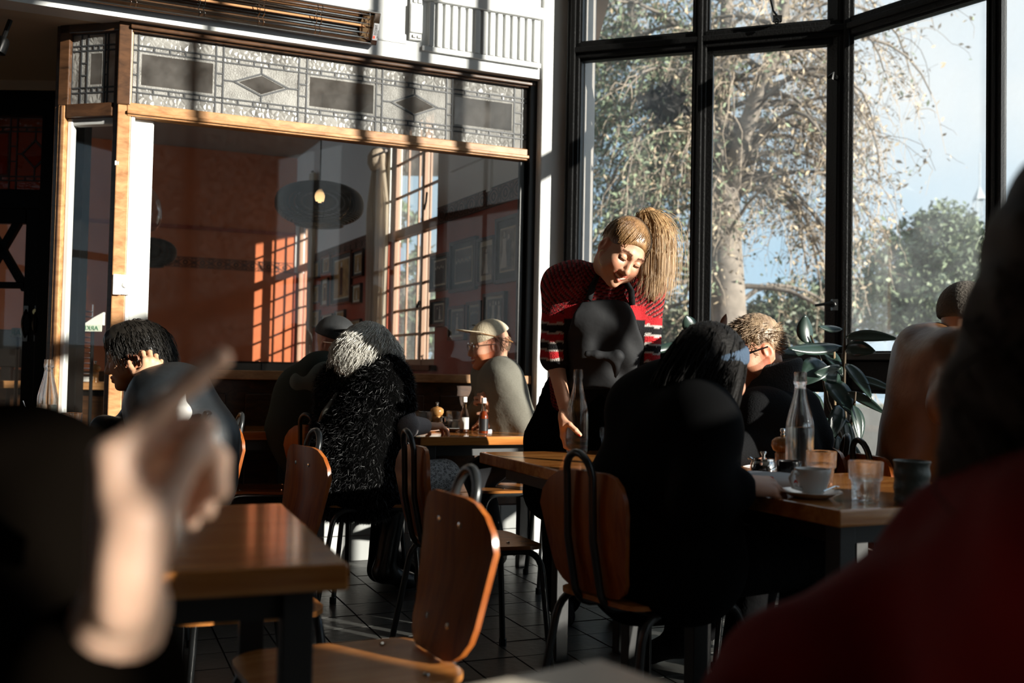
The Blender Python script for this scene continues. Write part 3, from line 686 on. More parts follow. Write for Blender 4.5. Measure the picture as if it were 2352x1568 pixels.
crowd = [('g', .08 + .12 * k, .62 + .06 * (k % 2)) for k in range(8)]
crowd2 = [('g', .15 + .17 * k, .7 + .05 * (k % 2)) for k in range(5)]
GR = 'old photographs right of the window'
for q, lb, mt_, ph_, fg, mw_ in (
    ((993, 584, 1036, 668), 'dark framed group portrait photograph nearest the window, upper row', mtd, sepd, crowd2, .2),
    ((1038, 550, 1101, 668), 'large black framed photograph of a long row of people', mtd, sepd, crowd, .2),
    ((1101, 545, 1143, 652), 'cream mounted photograph of one standing bride, between two dark frames', mtl, sep1, [('b', .5, .85)], .2),
    ((1143, 497, 1198, 648), 'tall dark framed photograph of a standing couple, highest and nearest the post', mtd, sep1, [('b', .3, .9), ('g', .62, .82)], .2),
    ((993, 686, 1031, 750), 'small dark photograph of a couple, lowest and nearest the window', mtd, sepd, [('g', .35, .8), ('b', .65, .85)], .24),
    ((1035, 702, 1075, 781), 'cream mounted photograph of a bride in a wide gown, left of the peaked cap', mtl, sepd, [('b', .5, .88)], .17),
    ((1077, 692, 1112, 765), 'small cream mounted photograph just above the peaked cap', mtl, sepd, crowd2, .19),
    ((1115, 672, 1167, 765), 'white mounted photograph of two brides with two grooms above the cap', mtl, sepd, [('g', .2, .82), ('b', .42, .9), ('g', .6, .85), ('b', .8, .86)], .16)):
    picture(q, lb, mt_, ph_, fg, mw_, group=GR)
GL = 'old photographs between the two windows'
ora = mat('warm_photo', (.50, .30, .12), .6, var=.6, vscale=12)
for q, lb, mt_, fg, mw_ in (
    ((717, 602, 737, 640), 'small frame highest beside the far curtain', mtl, [('g', .5, .6)], .12),
    ((743, 589, 763, 628), 'small frame left of the big portrait, upper of two', mtl, [('g', .5, .8)], .16),
    ((764, 582, 812, 698), 'biggest dark frame on the wall between the windows', mtd, [('g', .5, .9)], .14),
    ((813, 574, 839, 636), 'grey mounted frame right of the big portrait, upper of two', mtd, [('b', .5, .8)], .2),
    ((717, 656, 738, 697), 'second frame down beside the far curtain', mtl, [('g', .5, .6)], .12),
    ((741, 639, 758, 703), 'tall narrow frame left of the big portrait, lower of two', mtl, [('g', .5, .85)], .2),
    ((812, 652, 834, 697), 'pale frame right of the big portrait, lower of two', mtl, [('b', .5, .8)], .2),
    ((717, 713, 738, 752), 'third frame down beside the far curtain', mtl, [('g', .5, .7)], .12),
    ((741, 721, 768, 774), 'plain frame just left of the black cap', mtl, [], .12),
    ((773, 712, 796, 741), 'small frame just above the black cap', mtl, [('g', .5, .8)], .2),
    ((797, 734, 833, 768), 'wide low frame half hidden by the silver hair', mtl, [], .15)):
    picture(q, lb, mt_, ora, fg, mw_, .014, group=GL)
# pendant lamps
def pendant(px, py, Y, w_px, h_px, label, lit=True, mshade=None, name='pendant_lamp'):
    c = P(px, py, Y); R = w_px / 2 / FPX * Y; H = h_px / FPX * Y
    r = thing(name, label, 'lamp', c); m = MB(); n = 34
    for k in range(n):
        t = -1 + 2 * (k + .5) / n
        rr = R * (1 - abs(t) ** 2.6) ** .5 * .98 + R * .02; z = t * H / 2
        if k < 3: rr = max(rr, R * .55)
        m.tube([(rr * math.cos(a), rr * math.sin(a), z) for a in np.linspace(0, 2 * PI, 49)[:-1]], H / n * .47, 5, closed=True)
    m.build('shade', mshade or mat('lamp_black', (.012, .011, .010), .4), r, smooth=True)
    rb = MB()
    for k in range(10):
        a = 2 * PI * k / 10; rb.tube([(R * (1 - abs(t) ** 2.6) ** .5 * math.cos(a), R * (1 - abs(t) ** 2.6) ** .5 * math.sin(a), t * H / 2) for t in np.linspace(-.92, .97, 12)], .004, 5)
    rb.build('rib', MATS['lamp_black'], r)
    cd = MB(); cd.tube([(0, 0, H * .3), (0, 0, IH - c.z)], .006, 6); cd.build('cord', blackg, r)
    if lit:
        bl = MB(); bl.lathe([(0, -.05), (.03, -.035), (.04, 0), (.03, .03), (.015, .05), (.015, .08), (0, .08)], 14, (0, 0, H * .18)); bl.build('bulb', mat('bulb_glow', (1, .8, .5), .3, emit=((1, .62, .28), 14)), r, smooth=True)
    return r
pendant(734, 469, 7.6, 200, 100, 'big black slatted disc pendant lamp with its bulb alight', True)
pendant(342, 579, 8.8, 122, 66, 'smaller dark disc pendant lamp below the glass pendant', False)
c = P(338, 480, 7.2); r = thing('glass_pendant', 'clear egg shaped glass pendant on a thin black cord', 'lamp', c)
R = 33 / FPX * 7.2; H = 105 / FPX * 7.2
prof = [(R * s_, H * z_) for s_, z_ in ((.12, .5), (.30, .46), (.62, .34), (.86, .18), (.99, -.02), (1.0, -.16), (.9, -.32), (.62, -.45), (.3, -.495), (.12, -.5))]
m = MB().lathe(prof, 28); o = m.build('shade', pane_mat('thin_glass', (.9, .92, .92), .07, .015, (.8, .85, .85)), r, smooth=True)
m = MB().lathe([(.018, .06), (.022, .03), (.022, -.01), (.012, -.03)], 12); m.build('socket', mat('pale_socket', (.6, .5, .35), .4), r)
m = MB().tube([(0, 0, .06), (0, 0, IH - c.z)], .004, 6); m.build('cord', blackg, r)
m = MB().tube([(0, 0, -.03), (.002, 0, -H * .9)], .0025, 5); m.build('wire', blackg, r)
# things seen through the entrance: counter, rack, dispenser, mill, plates, and reflections of market signs built as boards
ctr = P(60, 905, 7.2)
r = thing('counter', 'dark counter with a wooden top behind the entrance glass', 'counter', (-2.6, 6.95, 0))
MB().box((0, 0, .915), (1.7, .5, .05)).build('worktop', board, r, bevel=.006); MB().box((0, .02, .445), (1.64, .44, .89)).build('carcass', blackg, r, bevel=.004)
for k in range(4): MB().box((-.6 + .4 * k, -.205, .45), (.37, .02, .8)).build('door', darkwood, r, bevel=.006)
def on_counter(u, Y=6.85): return Vector((P(u, 900, Y).x, Y, .94))
p = on_counter(158); r = thing('wire_rack', 'tall wire rack of stacked baskets behind the side light', 'rack', p)
for k in range(14):
    z = .02 + k * .036; m = MB(); m.tube([(-.11, -.09, z), (.11, -.09, z), (.11, .09, z), (-.11, .09, z)], .0045, 5, closed=True); m.build('wire_shelf', chrome, r)
for x in (-.11, .11):
    for y in (-.09, .09): MB().tube([(x, y, 0), (x, y, .54)], .005, 5).build('upright', chrome, r)
p = on_counter(150, 6.74); r = thing('juice_dispenser', 'clear square dispenser of orange juice in front of the wire rack', 'dispenser', (p.x, 6.72, .94))
MB().box((0, 0, .09), (.15, .012, .18)).build('front_panel', glassw, r); MB().box((0, .035, .075), (.145, .05, .15)).build('juice', mat('juice', (.62, .22, .02), .2), r)
MB().box((0, .03, .19), (.16, .08, .012)).build('lid', steel, r)
def mill(px, base, label, s=1., grp=None, top=mat('mill_dark', (.02, .015, .01), .25), body=None):
    r = thing('pepper_mill', label, 'pepper mill', base, 0, grp); b = body or wood('mill_wood', (.32, .12, .03), (.62, .32, .11), 4, .22, axis=2)
    MB().lathe([(.026 * s, 0), (.026 * s, .012 * s), (.021 * s, .022 * s), (.023 * s, .05 * s), (.0245 * s, .066 * s), (.020 * s, .072 * s)], 20).build('body', b, r, smooth=True, auto=50)
    MB().lathe([(.020 * s, .072 * s), (.030 * s, .078 * s), (.036 * s, .092 * s), (.034 * s, .108 * s), (.022 * s, .118 * s), (.008 * s, .121 * s)], 20).build('head', b, r, smooth=True, auto=50)
    MB().lathe([(.006 * s, .121 * s), (.008 * s, .128 * s), (.006 * s, .133 * s), (.010 * s, .138 * s), (.007 * s, .146 * s), (0, .147 * s)], 12).build('knob', chrome, r, smooth=True)
    return r
mill(0, on_counter(217, 6.75), 'pale pepper mill on the counter behind the side light', 1.)
for k in range(3):
    p = on_counter(196, 6.76); MBp = MB().lathe([(.03, 0), (.06, .004), (.075, .012), (.072, .014), (.03, .006), (0, .006)], 20)
    o = MBp.build('plate', china, None, smooth=True); o.location = (p.x, p.y, .94 + .012 * k); tag(o, ['white plate lowest of three on the counter', 'white plate in the middle of three on the counter', 'white plate topmost of three on the counter'][k], 'plate', 'plates on the counter')
def reflected_sign(u0, v0, u1, v1, Y, txt, label, mirror=True, awn=False):  # mirror image of outdoor market signs, built as solid boards
    a, b = P(u0, v1, Y), P(u1, v0, Y); w, h = b.x - a.x, b.z - a.z
    r = thing('sign_reflection', label, 'sign', a)
    MB().tube([(w / 2, .03, -a.z + .01), (w / 2, .03, h * .6)], .012, 8).build('post', blackg, r)  # added post that only holds up the reflected sign
    MB().box((w / 2, .01, h / 2), (w, .012, h)).build('board', mat('sign_cream', (.62, .66, .55), .6), r)
    if awn: MB().add([(0, .03, h), (w, .03, h), (w, .03, h * 3), (w * .55, .03, h * 2.2), (0, .06, h), (w, .06, h), (w, .06, h * 3), (w * .55, .06, h * 2.2)], [(0, 1, 2, 3), (7, 6, 5, 4), (0, 4, 5, 1), (1, 5, 6, 2), (2, 6, 7, 3), (3, 7, 4, 0)]).build('canopy', mat('canopy_white', (.7, .7, .66), .7), r)
    o = lettering(txt, h * .95, mat('sign_green', (.10, .25, .13), .6), r, center=True); o.location = (w / 2, .002, h * .18); o.rotation_euler = (PI / 2, 0, 0); o.scale = (-1 if mirror else 1, 1, 1)
    return r
reflected_sign(185, 746, 232, 760, 6.5, 'ARKE', 'reflection of a white market sign with green mirrored letters, built behind the side light', awn=True)
reflected_sign(131, 756, 146, 770, 6.5, 'E', 'reflected scrap of cream sign with one mirrored letter beside the post')
reflected_sign(26, 753, 46, 773, 6.5, 'AR', 'reflected cream sign with two mirrored letters, built behind the entrance door')
# cash point screen, cane chair behind the entrance door
p = on_counter(12, 6.8); r = thing('till_screen', 'black till screen behind the entrance door', 'screen', p)
MB().box((0, 0, .22), (.22, .03, .26)).build('display', blackg, r, bevel=.01); MB().box((0, .02, .05), (.06, .06, .1)).build('stand', blackg, r)
# seats and a high table inside
for u_, lb in ((550, 'dark chair back showing above the sill under the sunlit wall'), (655, 'dark chair back showing above the sill beside the corner')):
    b = P(u_, 852, 8.0); r = thing('inner_chair', lb, 'chair', (b.x, b.y, 0), 0, 'chairs in the inner room')
    m = MB(); w_ = .19
    m.prism([(-w_ + .05 * (1 - math.cos(t)) if 0 else x, y) for x, y, t in [(-w_, -.015, 0), (w_, -.015, 0), (w_, .015, 0), (-w_, .015, 0)]], .75, 1.115); m.build('backrest', blackg, r, bevel=.04)
    MB().box((0, -.2, .47), (.38, .38, .03)).build('seat', blackg, r, bevel=.01)
    for x in (-.17, .17):
        for y in (0, -.36): MB().tube([(x, y, 0), (x, y, .8 if y == 0 else .47)], .012, 6).build('leg', blackg, r)
# security sensor on the corner post, lamps
a, h = SHOP.hit(277, 655, 0); o_ = SHOP.p(a, h, 0); r = thing('wall_sensor', 'white boxy sensor with a round knob on the white frame strip', 'sensor', o_)
m = MB(); SHOP.box(m, a - .038, a + .002, h - .052, h + .052, .004, .05); m.build('casing', white, r, bevel=.004, org=o_); m = MB(); SHOP.box(m, a + .002, a + .042, h - .05, h + .052, .004, .04); m.build('cover', white, r, bevel=.004, org=o_)
m = MB(); m.lathe([(.015, 0), (.015, .006), (.011, .009), (0, .009)], 16); m.xf(Matrix.Translation(SHOP.p(a + .022, h, .041)) @ SHOP.n.to_track_quat('Z', 'Y').to_matrix().to_4x4()); m.build('knob', china, r, org=o_)
a, h = SHOP.hit(268, 376, 0); o_ = SHOP.p(a, h, 0); r = thing('frame_clip', 'small white clip high on the white frame strip', 'clip', o_)
m = MB(); SHOP.box(m, a - .01, a + .012, h - .012, h + .012, .004, .025); m.build('clip_body', white, r, bevel=.003, org=o_); m = MB(); SHOP.box(m, a + .03, a + .05, h - .014, h, .004, .022); m.build('clip_lever', white, r, org=o_)
c = P(0, 108, 5.0); r = thing('spotlight', 'small black ceiling spotlight over the entrance', 'lamp', c)
MB().lathe([(.0, .05), (.028, .05), (.036, .03), (.036, -.03), (.028, -.035)], 18).build('housing', blackg, r, smooth=True, auto=40); MB().lathe([(.0, -.032), (.024, -.032)], 18).build('lens', mat('lens_glow', (1, .9, .75), .3, emit=((1, .85, .65), 6)), r)
MB().tube([(0, 0, .05), (0, 0, HEAD - .02 - c.z)], .012, 8).build('stem', blackg, r); r.rotation_euler = (math.radians(-8), math.radians(14), 0)
# ------------------------------------------------------------------ radiant heater on the fascia
ha, hh = SHOP.hit(868, 68, .16); L = 1.75; tilt = math.radians(28)
o_ = SHOP.p(ha, hh, .17); r = thing('radiant_heater', 'long polished infrared heater bar mounted high on the white fascia', 'heater', o_)
def HX(a, y, z):        # heater space: a along the wall (0 = right end), y up the face, z out of the face
    yy = y * math.cos(tilt) - 0 * z + z * -math.sin(tilt); zz = y * math.sin(tilt) + z * math.cos(tilt)
    return SHOP.p(ha - a, hh + yy, .17 + zz)
def hb(nm, m, a0, a1, y0, y1, z0, z1, bev=.003):
    mb = MB(); mb.hexa([HX(a, y, z) for a, y, z in ((a0, y0, z0), (a1, y0, z0), (a1, y0, z1), (a0, y0, z1), (a0, y1, z0), (a1, y1, z0), (a1, y1, z1), (a0, y1, z1))]); return mb.build(nm, m, r, bevel=bev, org=o_)
hb('housing_back', steel, 0, L, -.085, .085, -.07, -.055); hb('lip', steel, 0, L, .078, .088, -.07, .012); hb('lip', steel, 0, L, -.088, -.078, -.07, .012); hb('end_plate', chrome, 0, .035, -.085, .085, -.065, .012); hb('end_plate', chrome, L - .035, L, -.085, .085, -.065, .012)
m = MB(); n_ = 12
for i in range(n_):
    t0, t1 = -1 + 2 * i / n_, -1 + 2 * (i + 1) / n_
    z0, z1 = -.052 + .05 * t0 * t0, -.052 + .05 * t1 * t1
    m.quad(HX(.04, t0 * .078, z0), HX(L - .04, t0 * .078, z0), HX(L - .04, t1 * .078, z1), HX(.04, t1 * .078, z1))
m.build('reflector', mat('polished_reflector', (.75, .70, .64), .12, 1.), r, smooth=True, org=o_)
m = MB()
for sgn in (1, -1): m.add([HX(.036, .004 * sgn, .0), HX(.036, .07 * sgn, -.0), HX(.036, .05 * sgn, -.045), HX(.036, .004 * sgn, -.05), HX(.10, .004 * sgn, -.02), HX(.09, .055 * sgn, -.02)], [(0, 4, 5, 1), (0, 1, 2, 3), (1, 5, 2), (5, 4, 3, 2)])
m.build('end_reflector', mat('copper_tint', (.55, .36, .2), .3, .7), r, org=o_)
m = MB(); m.tube([HX(.03, 0, -.022), HX(L - .03, 0, -.022)], .008, 10); m.build('element', mat('quartz_tube', (.5, .25, .12), .15), r, org=o_)
for y in (-.055, -.028, .02, .045, .068):
    m = MB(); m.tube([HX(.05, y, .012 - abs(y) * .06), HX(L - .05, y, .012 - abs(y) * .06)], .0026, 5); m.build('guard_wire', chrome, r, org=o_)
for a_ in (.06, .32, .345, .62, .645, .92, .945, 1.25, 1.275, 1.55):
    m = MB(); m.tube([HX(a_ + .006 * math.sin(k * 4), y, .014 - abs(y) * .06) for k, y in enumerate(np.linspace(-.078, .078, 8))], .0024, 5); m.build('guard_wire', chrome, r, org=o_)
m = MB(); m.hexa([HX(a, y, z) for a, y, z in ((-.0, -.06, .012), (.03, -.06, .012), (.03, -.06, .0135), (0, -.06, .0135), (0, .03, .012), (.03, .03, .012), (.03, .03, .0135), (0, .03, .0135))]); m.build('label', mat('grey_label', (.35, .35, .36), .5), r, org=o_)
m = MB(); m.hexa([HX(a, y, z) for a, y, z in ((.016, -.052, .0135), (.027, -.052, .0135), (.027, -.052, .0145), (.016, -.052, .0145), (.016, -.038, .0135), (.027, -.038, .0135), (.027, -.038, .0145), (.016, -.038, .0145))]); m.build('label_mark', mat('red_mark', (.8, .08, .04), .5), r, org=o_)
XA = (HX(0, 1, 0) - HX(0, 0, 0)).normalized(); ZA = (HX(0, 0, 1) - HX(0, 0, 0)).normalized(); YA = ZA.cross(XA)
for k, (tx, sz) in enumerate((('OUTDOOR', .011), ('CONCEPTS', .011), ('1800 064 206', .008))):
    o = lettering(tx, sz, figd, r, .0002)
    q_ = HX(.0175 - .0085 * k, -.034 if k < 2 else -.05, .0142) - o_
    o.matrix_local = Matrix(((XA.x, YA.x, ZA.x, q_.x), (XA.y, YA.y, ZA.y, q_.y), (XA.z, YA.z, ZA.z, q_.z), (0, 0, 0, 1)))
for a_ in (.25, 1.4): hb('bracket', blackg, a_, a_ + .04, -.03, .03, -.14, -.07)
# ------------------------------------------------------------------ tables
legm = mat('leg_black', (.010, .010, .010), .5)
TH = .75
def table(corner, e1, L, D, label, th=.042, legs=True, inset=.07, top=tabletop, grp=None):
    e1 = Vector((e1[0], e1[1], 0)).normalized(); e2 = Vector((-e1.y, e1.x, 0))
    c = Vector((corner[0], corner[1], 0)) + e1 * L / 2 + e2 * D / 2
    r = thing('cafe_table', label, 'table', c, math.atan2(e1.y, e1.x), grp)
    n = 4
    MB().box((0, 0, TH - th / 2), (L, D, th)).build('tabletop', top, r, bevel=.005)
    MB().box((0, 0, TH - th - .03), (L - .16, D - .16, .05)).build('apron', legm, r)
    if legs:
        for x in (-1, 1):
            for y in (-1, 1): MB().box((x * (L / 2 - inset), y * (D / 2 - inset), (TH - th) / 2), (.05, .05, TH - th)).build('leg', legm, r, bevel=.003)
    return r
table((.27, 2.90), (.925, .38), .74, 1.02, 'wooden table on which the waitress sets the water bottle', inset=.24)
table((.77, 2.33), (.905, .425), .76, .72, 'glossy table with the coffee cup and stoneware mug at right')
table((-.42, 4.67), (.915, .40), .84, .60, 'wooden table set with sauce bottles and plates by the partition')
table((-.90, 1.315), (.934, .357), .70, .74, 'empty glossy wooden table in front of the raised hand')
table((-1.60, 2.52), (.95, .30), .80, .66, 'wooden table corner just behind the raised hand')
table((-1.75, 4.62), (.92, .39), .85, .55, 'dark glossy table below the shop window sill')
table((-2.45, 4.0), (.95, .32), .80, .60, 'table holding the left water bottle near the entrance')
r = table((-.02 , .235), (.80, .6), .60, .60, 'pale table corner at the bottom edge of the view', top=mat('pale_table', (.62, .54, .44), .3))
# ------------------------------------------------------------------ chairs and stools
def rounded(w0, w1, h, rc, n=5):
    """outline, bottom width w0, top width w1, corner radius rc"""
    pts = []
    for cx, cy, a0, rr in ((w0 / 2, 0, -PI / 2, rc * .8), (w1 / 2, h, 0, rc), (-w1 / 2, h, PI / 2, rc), (-w0 / 2, 0, PI, rc * .8)):
        sx = 1 if cx > 0 else -1; sy = 1 if cy > 0 else -1
        ox, oy = cx - sx * rr, cy - sy * rr
        for k in range(n): a = a0 + PI / 2 * k / (n - 1); pts.append((ox + rr * math.cos(a), oy + rr * math.sin(a)))
    return pts
def sheet(mb, outline, fn, th):
    """a bent ply sheet: outline filled with a grid by fan rings, mapped by fn(x,y)->(pos, normal)"""
    n = len(outline); cx = sum(p[0] for p in outline) / n; cy = sum(p[1] for p in outline) / n
    vs = []; fs = []; K = 6
    for side in (0, 1):
        for k in range(1, K + 1):
            for x, y in outline:
                p, nn = fn(cx + (x - cx) * k / K, cy + (y - cy) * k / K); vs.append(p + nn * (th / 2 if side else -th / 2))
        p, nn = fn(cx, cy); vs.append(p + nn * (th / 2 if side else -th / 2))
    off = K * n + 1
    for side in (0, 1):
        b = side * off
        for k in range(K - 1):
            for i in range(n):
                f = (b + k * n + i, b + k * n + (i + 1) % n, b + (k + 1) * n + (i + 1) % n, b + (k + 1) * n + i); fs.append(f if side else f[::-1])
        for i in range(n):
            f = (b + K * n, b + i, b + (i + 1) % n); fs.append(f[::-1] if not side else f)
    b0 = (K - 1) * n
    for i in range(n): fs.append((b0 + i, b0 + (i + 1) % n, off + b0 + (i + 1) % n, off + b0 + i))
    return mb.add(vs, fs)
def arc(p0, p1, p2, n=6):
    return [Vector(p0) * (1 - t) ** 2 + Vector(p1) * 2 * t * (1 - t) + Vector(p2) * t * t for t in np.linspace(0, 1, n)]
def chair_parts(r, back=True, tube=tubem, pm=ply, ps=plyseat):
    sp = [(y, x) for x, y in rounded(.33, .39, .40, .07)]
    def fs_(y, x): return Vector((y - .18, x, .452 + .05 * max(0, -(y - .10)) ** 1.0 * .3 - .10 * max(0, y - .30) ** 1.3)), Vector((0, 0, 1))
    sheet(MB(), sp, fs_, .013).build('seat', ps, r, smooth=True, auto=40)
    for s in (1, -1):
        pts = [Vector((.235, s * .215, .0)), Vector((.205, s * .185, .36))] + arc((.205, s * .185, .36), (.198, s * .178, .435), (.13, s * .175, .437)) + arc((-.08, s * .172, .437), (-.15, s * .172, .437), (-.165, s * .175, .37)) + [Vector((-.23, s * .20, 0))]
        MB().tube(pts, .0115, 10).build('leg_frame', tube, r, smooth=True, auto=50)
        for x in (.235, -.23):
            MB().lathe([(.015, 0), (.015, .03), (.013, .034)], 10, (x, s * (.215 if x > 0 else .20), 0)).build('foot_cap', blackg, r)
    MB().tube([(.10, -.175, .432), (.10, .175, .432)], .009, 8).build('cross_tube', tube, r); MB().tube([(-.10, -.172, .432), (-.10, .172, .432)], .009, 8).build('cross_tube', tube, r)
    for x, y in ((.10, .12), (.10, -.12), (-.10, .12), (-.10, -.12)): MB().lathe([(.007, 0), (.006, .003), (0, .004)], 8, (x, y, .460)).build('seat_bolt', chrome, r)
    if back:
        def bx(z): return -.185 - .10 * (z - .47) - .02 * math.sin((z - .47) * 9)
        bp = rounded(.30, .355, .33, .10)
        def fb(x, y):
            z = .465 + y; return Vector((bx(z) - .55 * x * x + .022, x, z)), Vector((1, 0, .1 + .0)).normalized()
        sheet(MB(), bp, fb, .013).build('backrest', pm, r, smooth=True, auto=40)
        tw = .052
        pts = [Vector((.08, tw, .430)), Vector((-.12, tw, .430))] + arc((-.12, tw, .430), (-.195, tw, .428), (-.203, tw, .50)) + [Vector((bx(.62) - .008, tw, .62)), Vector((bx(.78) - .010, tw, .785))]
        top = [Vector((bx(.80) - .012 - .012 * math.sin(t), tw * math.cos(t), .785 + .062 * math.sin(t))) for t in np.linspace(0, PI, 11)[1:-1]]
        pts = pts + top + [Vector((p.x, -p.y, p.z)) for p in pts[::-1]]
        MB().tube(pts, .0105, 10).build('back_loop', tube, r, smooth=True)
        for z in (.53, .735):
            for y in (tw, -tw): 
                t = MB().lathe([(.0075, 0), (.0065, .003), (0, .0045)], 8); t.xf(Matrix.Translation(Vector((bx(z) + .026, y, z))) @ Matrix.Rotation(PI / 2, 4, 'Y')); t.build('back_bolt', chrome, r)
    return r
CH = 'bent plywood chairs with a looped tube back'
CH0 = None
def chair(x, y, deg, label, seatm=None):
    global CH0
    if CH0 is None:
        CH0 = thing('plywood_chair', label, 'chair', (x, y, 0), math.radians(deg), CH); chair_parts(CH0); return CH0
    c = copy_tree(CH0); c.location = (x, y, 0); c.rotation_euler = (0, 0, math.radians(deg)); c['label'] = label; return c
chair(-.30, 2.03, 208, 'orange plywood chair nearest the view, its seat cut by the bottom edge')
chair(-.865, 3.27, 215, 'orange plywood chair turned to the left behind the empty glossy table')
chair(-.14, 3.59, 24, 'reddish plywood chair seen from behind with a sunlit orange seat')
chair(.376, 2.80, 36, 'dark plywood chair under the woman in the black hood')
chair(-1.44, 4.42, 208, 'plywood chair seen edge on with a pale shine on its back')
chair(-1.24, 5.02, 12, 'plywood chair facing right with a glowing orange back edge')
chair(-.80, 4.83, 52, 'dark plywood chair with a pale loop behind the man in the black cap')
chair(1.45, 3.52, 12, 'plywood chair with a white glare on its back beside the leather jacket')
chair(1.02, 3.78, 170, 'plywood chair under the bearded man with glasses')
ST0 = None
def stool(x, y, deg, label):
    global ST0
    if ST0 is None:
        ST0 = thing('plywood_stool', label, 'stool', (x, y, 0), math.radians(deg), 'backless plywood stools on tube legs'); chair_parts(ST0, back=False); return ST0
    c = copy_tree(ST0); c.location = (x, y, 0); c.rotation_euler = (0, 0, math.radians(deg)); c['label'] = label; return c
stool(-.68, 4.62, 20, 'low plywood seat under the silver haired woman')
stool(.05, 5.30, 190, 'low plywood seat under the man in the beige cap')
stool(-.70, 2.62, -70, 'low plywood seat pushed under the empty glossy table')
stool(-1.45, 3.62, 170, 'low plywood seat under the dark haired woman at left')
stool(.33, 5.05, 95, 'low plywood seat with a sunlit edge behind the beige cap man')
# ------------------------------------------------------------------ tableware
def at(u, v, h=TH): p = PZ(u, v, h); return Vector((p.x, p.y, h))
def bottle(base, label, hgt=.315, fill=.5, grp='water bottles'):
    k = hgt / .315; r = thing('water_bottle', label, 'bottle', base, 0, grp)
    out = [(.036, .0), (.0405, .004), (.0415, .02), (.0415, .148), (.040, .165), (.033, .195), (.0225, .235), (.0175, .262), (.0165, .278)]
    inn = [(0.0, .009), (.036, .010), (.0385, .02), (.0385, .148), (.037, .164), (.030, .194), (.0195, .235), (.0145, .262), (.0135, .300), (.0135, .315)]
    lip = [(.0195, .280), (.0200, .290), (.0185, .300), (.0185, .314), (.0165, .316), (.0135, .315)]
    prof = out + lip + inn[::-1][1:]
    MB().lathe([(a * k, b * k) for a, b in prof], 32).build('bottle_glass', glassw, r, smooth=True, auto=60)
    zf = fill * .30
    wp = [(0, .0105)] + [(a - .0006, b) for a, b in inn[1:] if b < zf]
    last = np.interp(zf, [b for a, b in inn[1:]], [a for a, b in inn[1:]])
    wp += [(last - .0006, zf), (0, zf)]
    MB().lathe([(a * k, b * k) for a, b in wp], 32).build('water', waterm, r, smooth=True, auto=40); return r
def tumbler(base, label, fill=0., hgt=.092, grp='ribbed tumblers', milk=None):
    k = hgt / .09; r = thing('tumbler', label, 'glass', base, 0, grp); n = 40
    m = MB(); prof = [(.027, .0), (.029, .002), (.031, .042), (.0325, .046), (.0365, .050), (.0385, .088), (.0375, .090), (.0355, .088), (.0335, .052), (.0285, .044), (.0265, .010), (0, .009)]
    base_ = len(m.v)
    for j, (rr, z) in enumerate(prof):
        for i in range(n):
            a = 2 * PI * i / n; rb = 1 + (.022 if i % 4 < 2 and j < 7 and j not in (5, 6) else 0)
            m.v.append((rr * k * rb * math.cos(a), rr * k * rb * math.sin(a), z * k))
    for j in range(len(prof) - 1):
        for i in range(n): m.f.append((j * n + i, j * n + (i + 1) % n, (j + 1) * n + (i + 1) % n, (j + 1) * n + i))
    m.f.append(tuple(range(n))[::-1])
    m.build('glass_body', glassw, r, smooth=True, auto=35)
    if fill:
        z = fill * .08 + .01; rr = np.interp(z, [.010, .044, .052, .088], [.0262, .0282, .0332, .0352])
        MB().lathe([(0, .0098 * k), (.0258 * k, .0108 * k), (min(rr, .0278) * k if z > .044 else rr * k, min(z, .044) * k), (rr * k, z * k), (0, z * k)], 28).build('drink', milk or waterm, r, smooth=True, auto=40)
    return r
def saucer(base, label, R=.075, m=china, name='saucer', cat='saucer', grp=None):
    o = MB().lathe([(.038 * R / .075, 0), (.045 * R / .075, .002), (R, .016), (R * .99, .018), (R * .6, .009), (R * .45, .0055), (0, .005)], 32).build(name, m, None, smooth=True, auto=50)
    o.location = base; return tag(o, label, cat, grp)
bw = at(1325, 1039); bottle(bw, 'water bottle held by the waitress', .325, .66)
bottle(at(1836, 1096), 'half full water bottle standing behind the coffee cup', .325, .50)
bottle(P(108, 968, 4.35) * 0 + Vector((P(108, 968, 4.35).x, 4.35, TH)), 'half full water bottle at far left beside the entrance post', .325, .42)
tumbler(at(1398, 1032), 'tumbler half hidden behind the black hood', .0)
tumbler(at(1886, 1116), 'empty ribbed tumbler just behind the coffee cup', .0, .1)
tumbler(at(1988, 1150), 'ribbed tumbler half full of water at the table front', .45, .1)
tumbler(at(974, 988), 'ribbed tumbler with a little water left of the pepper mill', .3, .1)
tumbler(at(938, 988), 'ribbed tumbler half hidden by the grey sleeve', .2, .1)
xx = P(70, 960, 4.3).x; g = tumbler(Vector((xx, 4.3, TH)), 'tumbler holding a bent straw at far left', .0, .1); MB().tube([(0, 0, .012), (-.018, 0, .10), (-.035, 0, .145)], .0028, 6).build('straw', chrome, g)
tumbler(Vector((P(165, 960, 4.25).x, 4.25, TH)), 'ribbed tumbler right of the left water bottle', .0, .1)
tan = mat('latte_milk', (.62, .52, .40), .35)
sb_ = at(1043, 990); saucer(sb_, 'white saucer under the milky coffee glass', .075); tumbler(sb_ + Vector((0, 0, .006)), 'glass with the rest of a milky coffee on a white saucer', .38, .098, milk=tan)
def plate(base, label, grp): 
    o = MB().lathe([(.07, 0), (.075, .003), (.118, .012), (.12, .014), (.117, .015), (.075, .006), (0, .005)], 40).build('plate', china, None, smooth=True, auto=50); o.location = base; return tag(o, label, 'plate', grp)
pb = at(972, 990); mat('plate_dark', (.05, .05, .05), .3)
plate(pb, 'lower of the two stacked plates on the partition table', 'stacked plates'); plate(pb + Vector((.004, .003, .0125)), 'upper of the two stacked plates, with a fork on it', 'stacked plates')
fk = thing('fork', 'steel fork lying across the upper plate', 'fork', pb + Vector((.03, -.02, .031)), -.5)
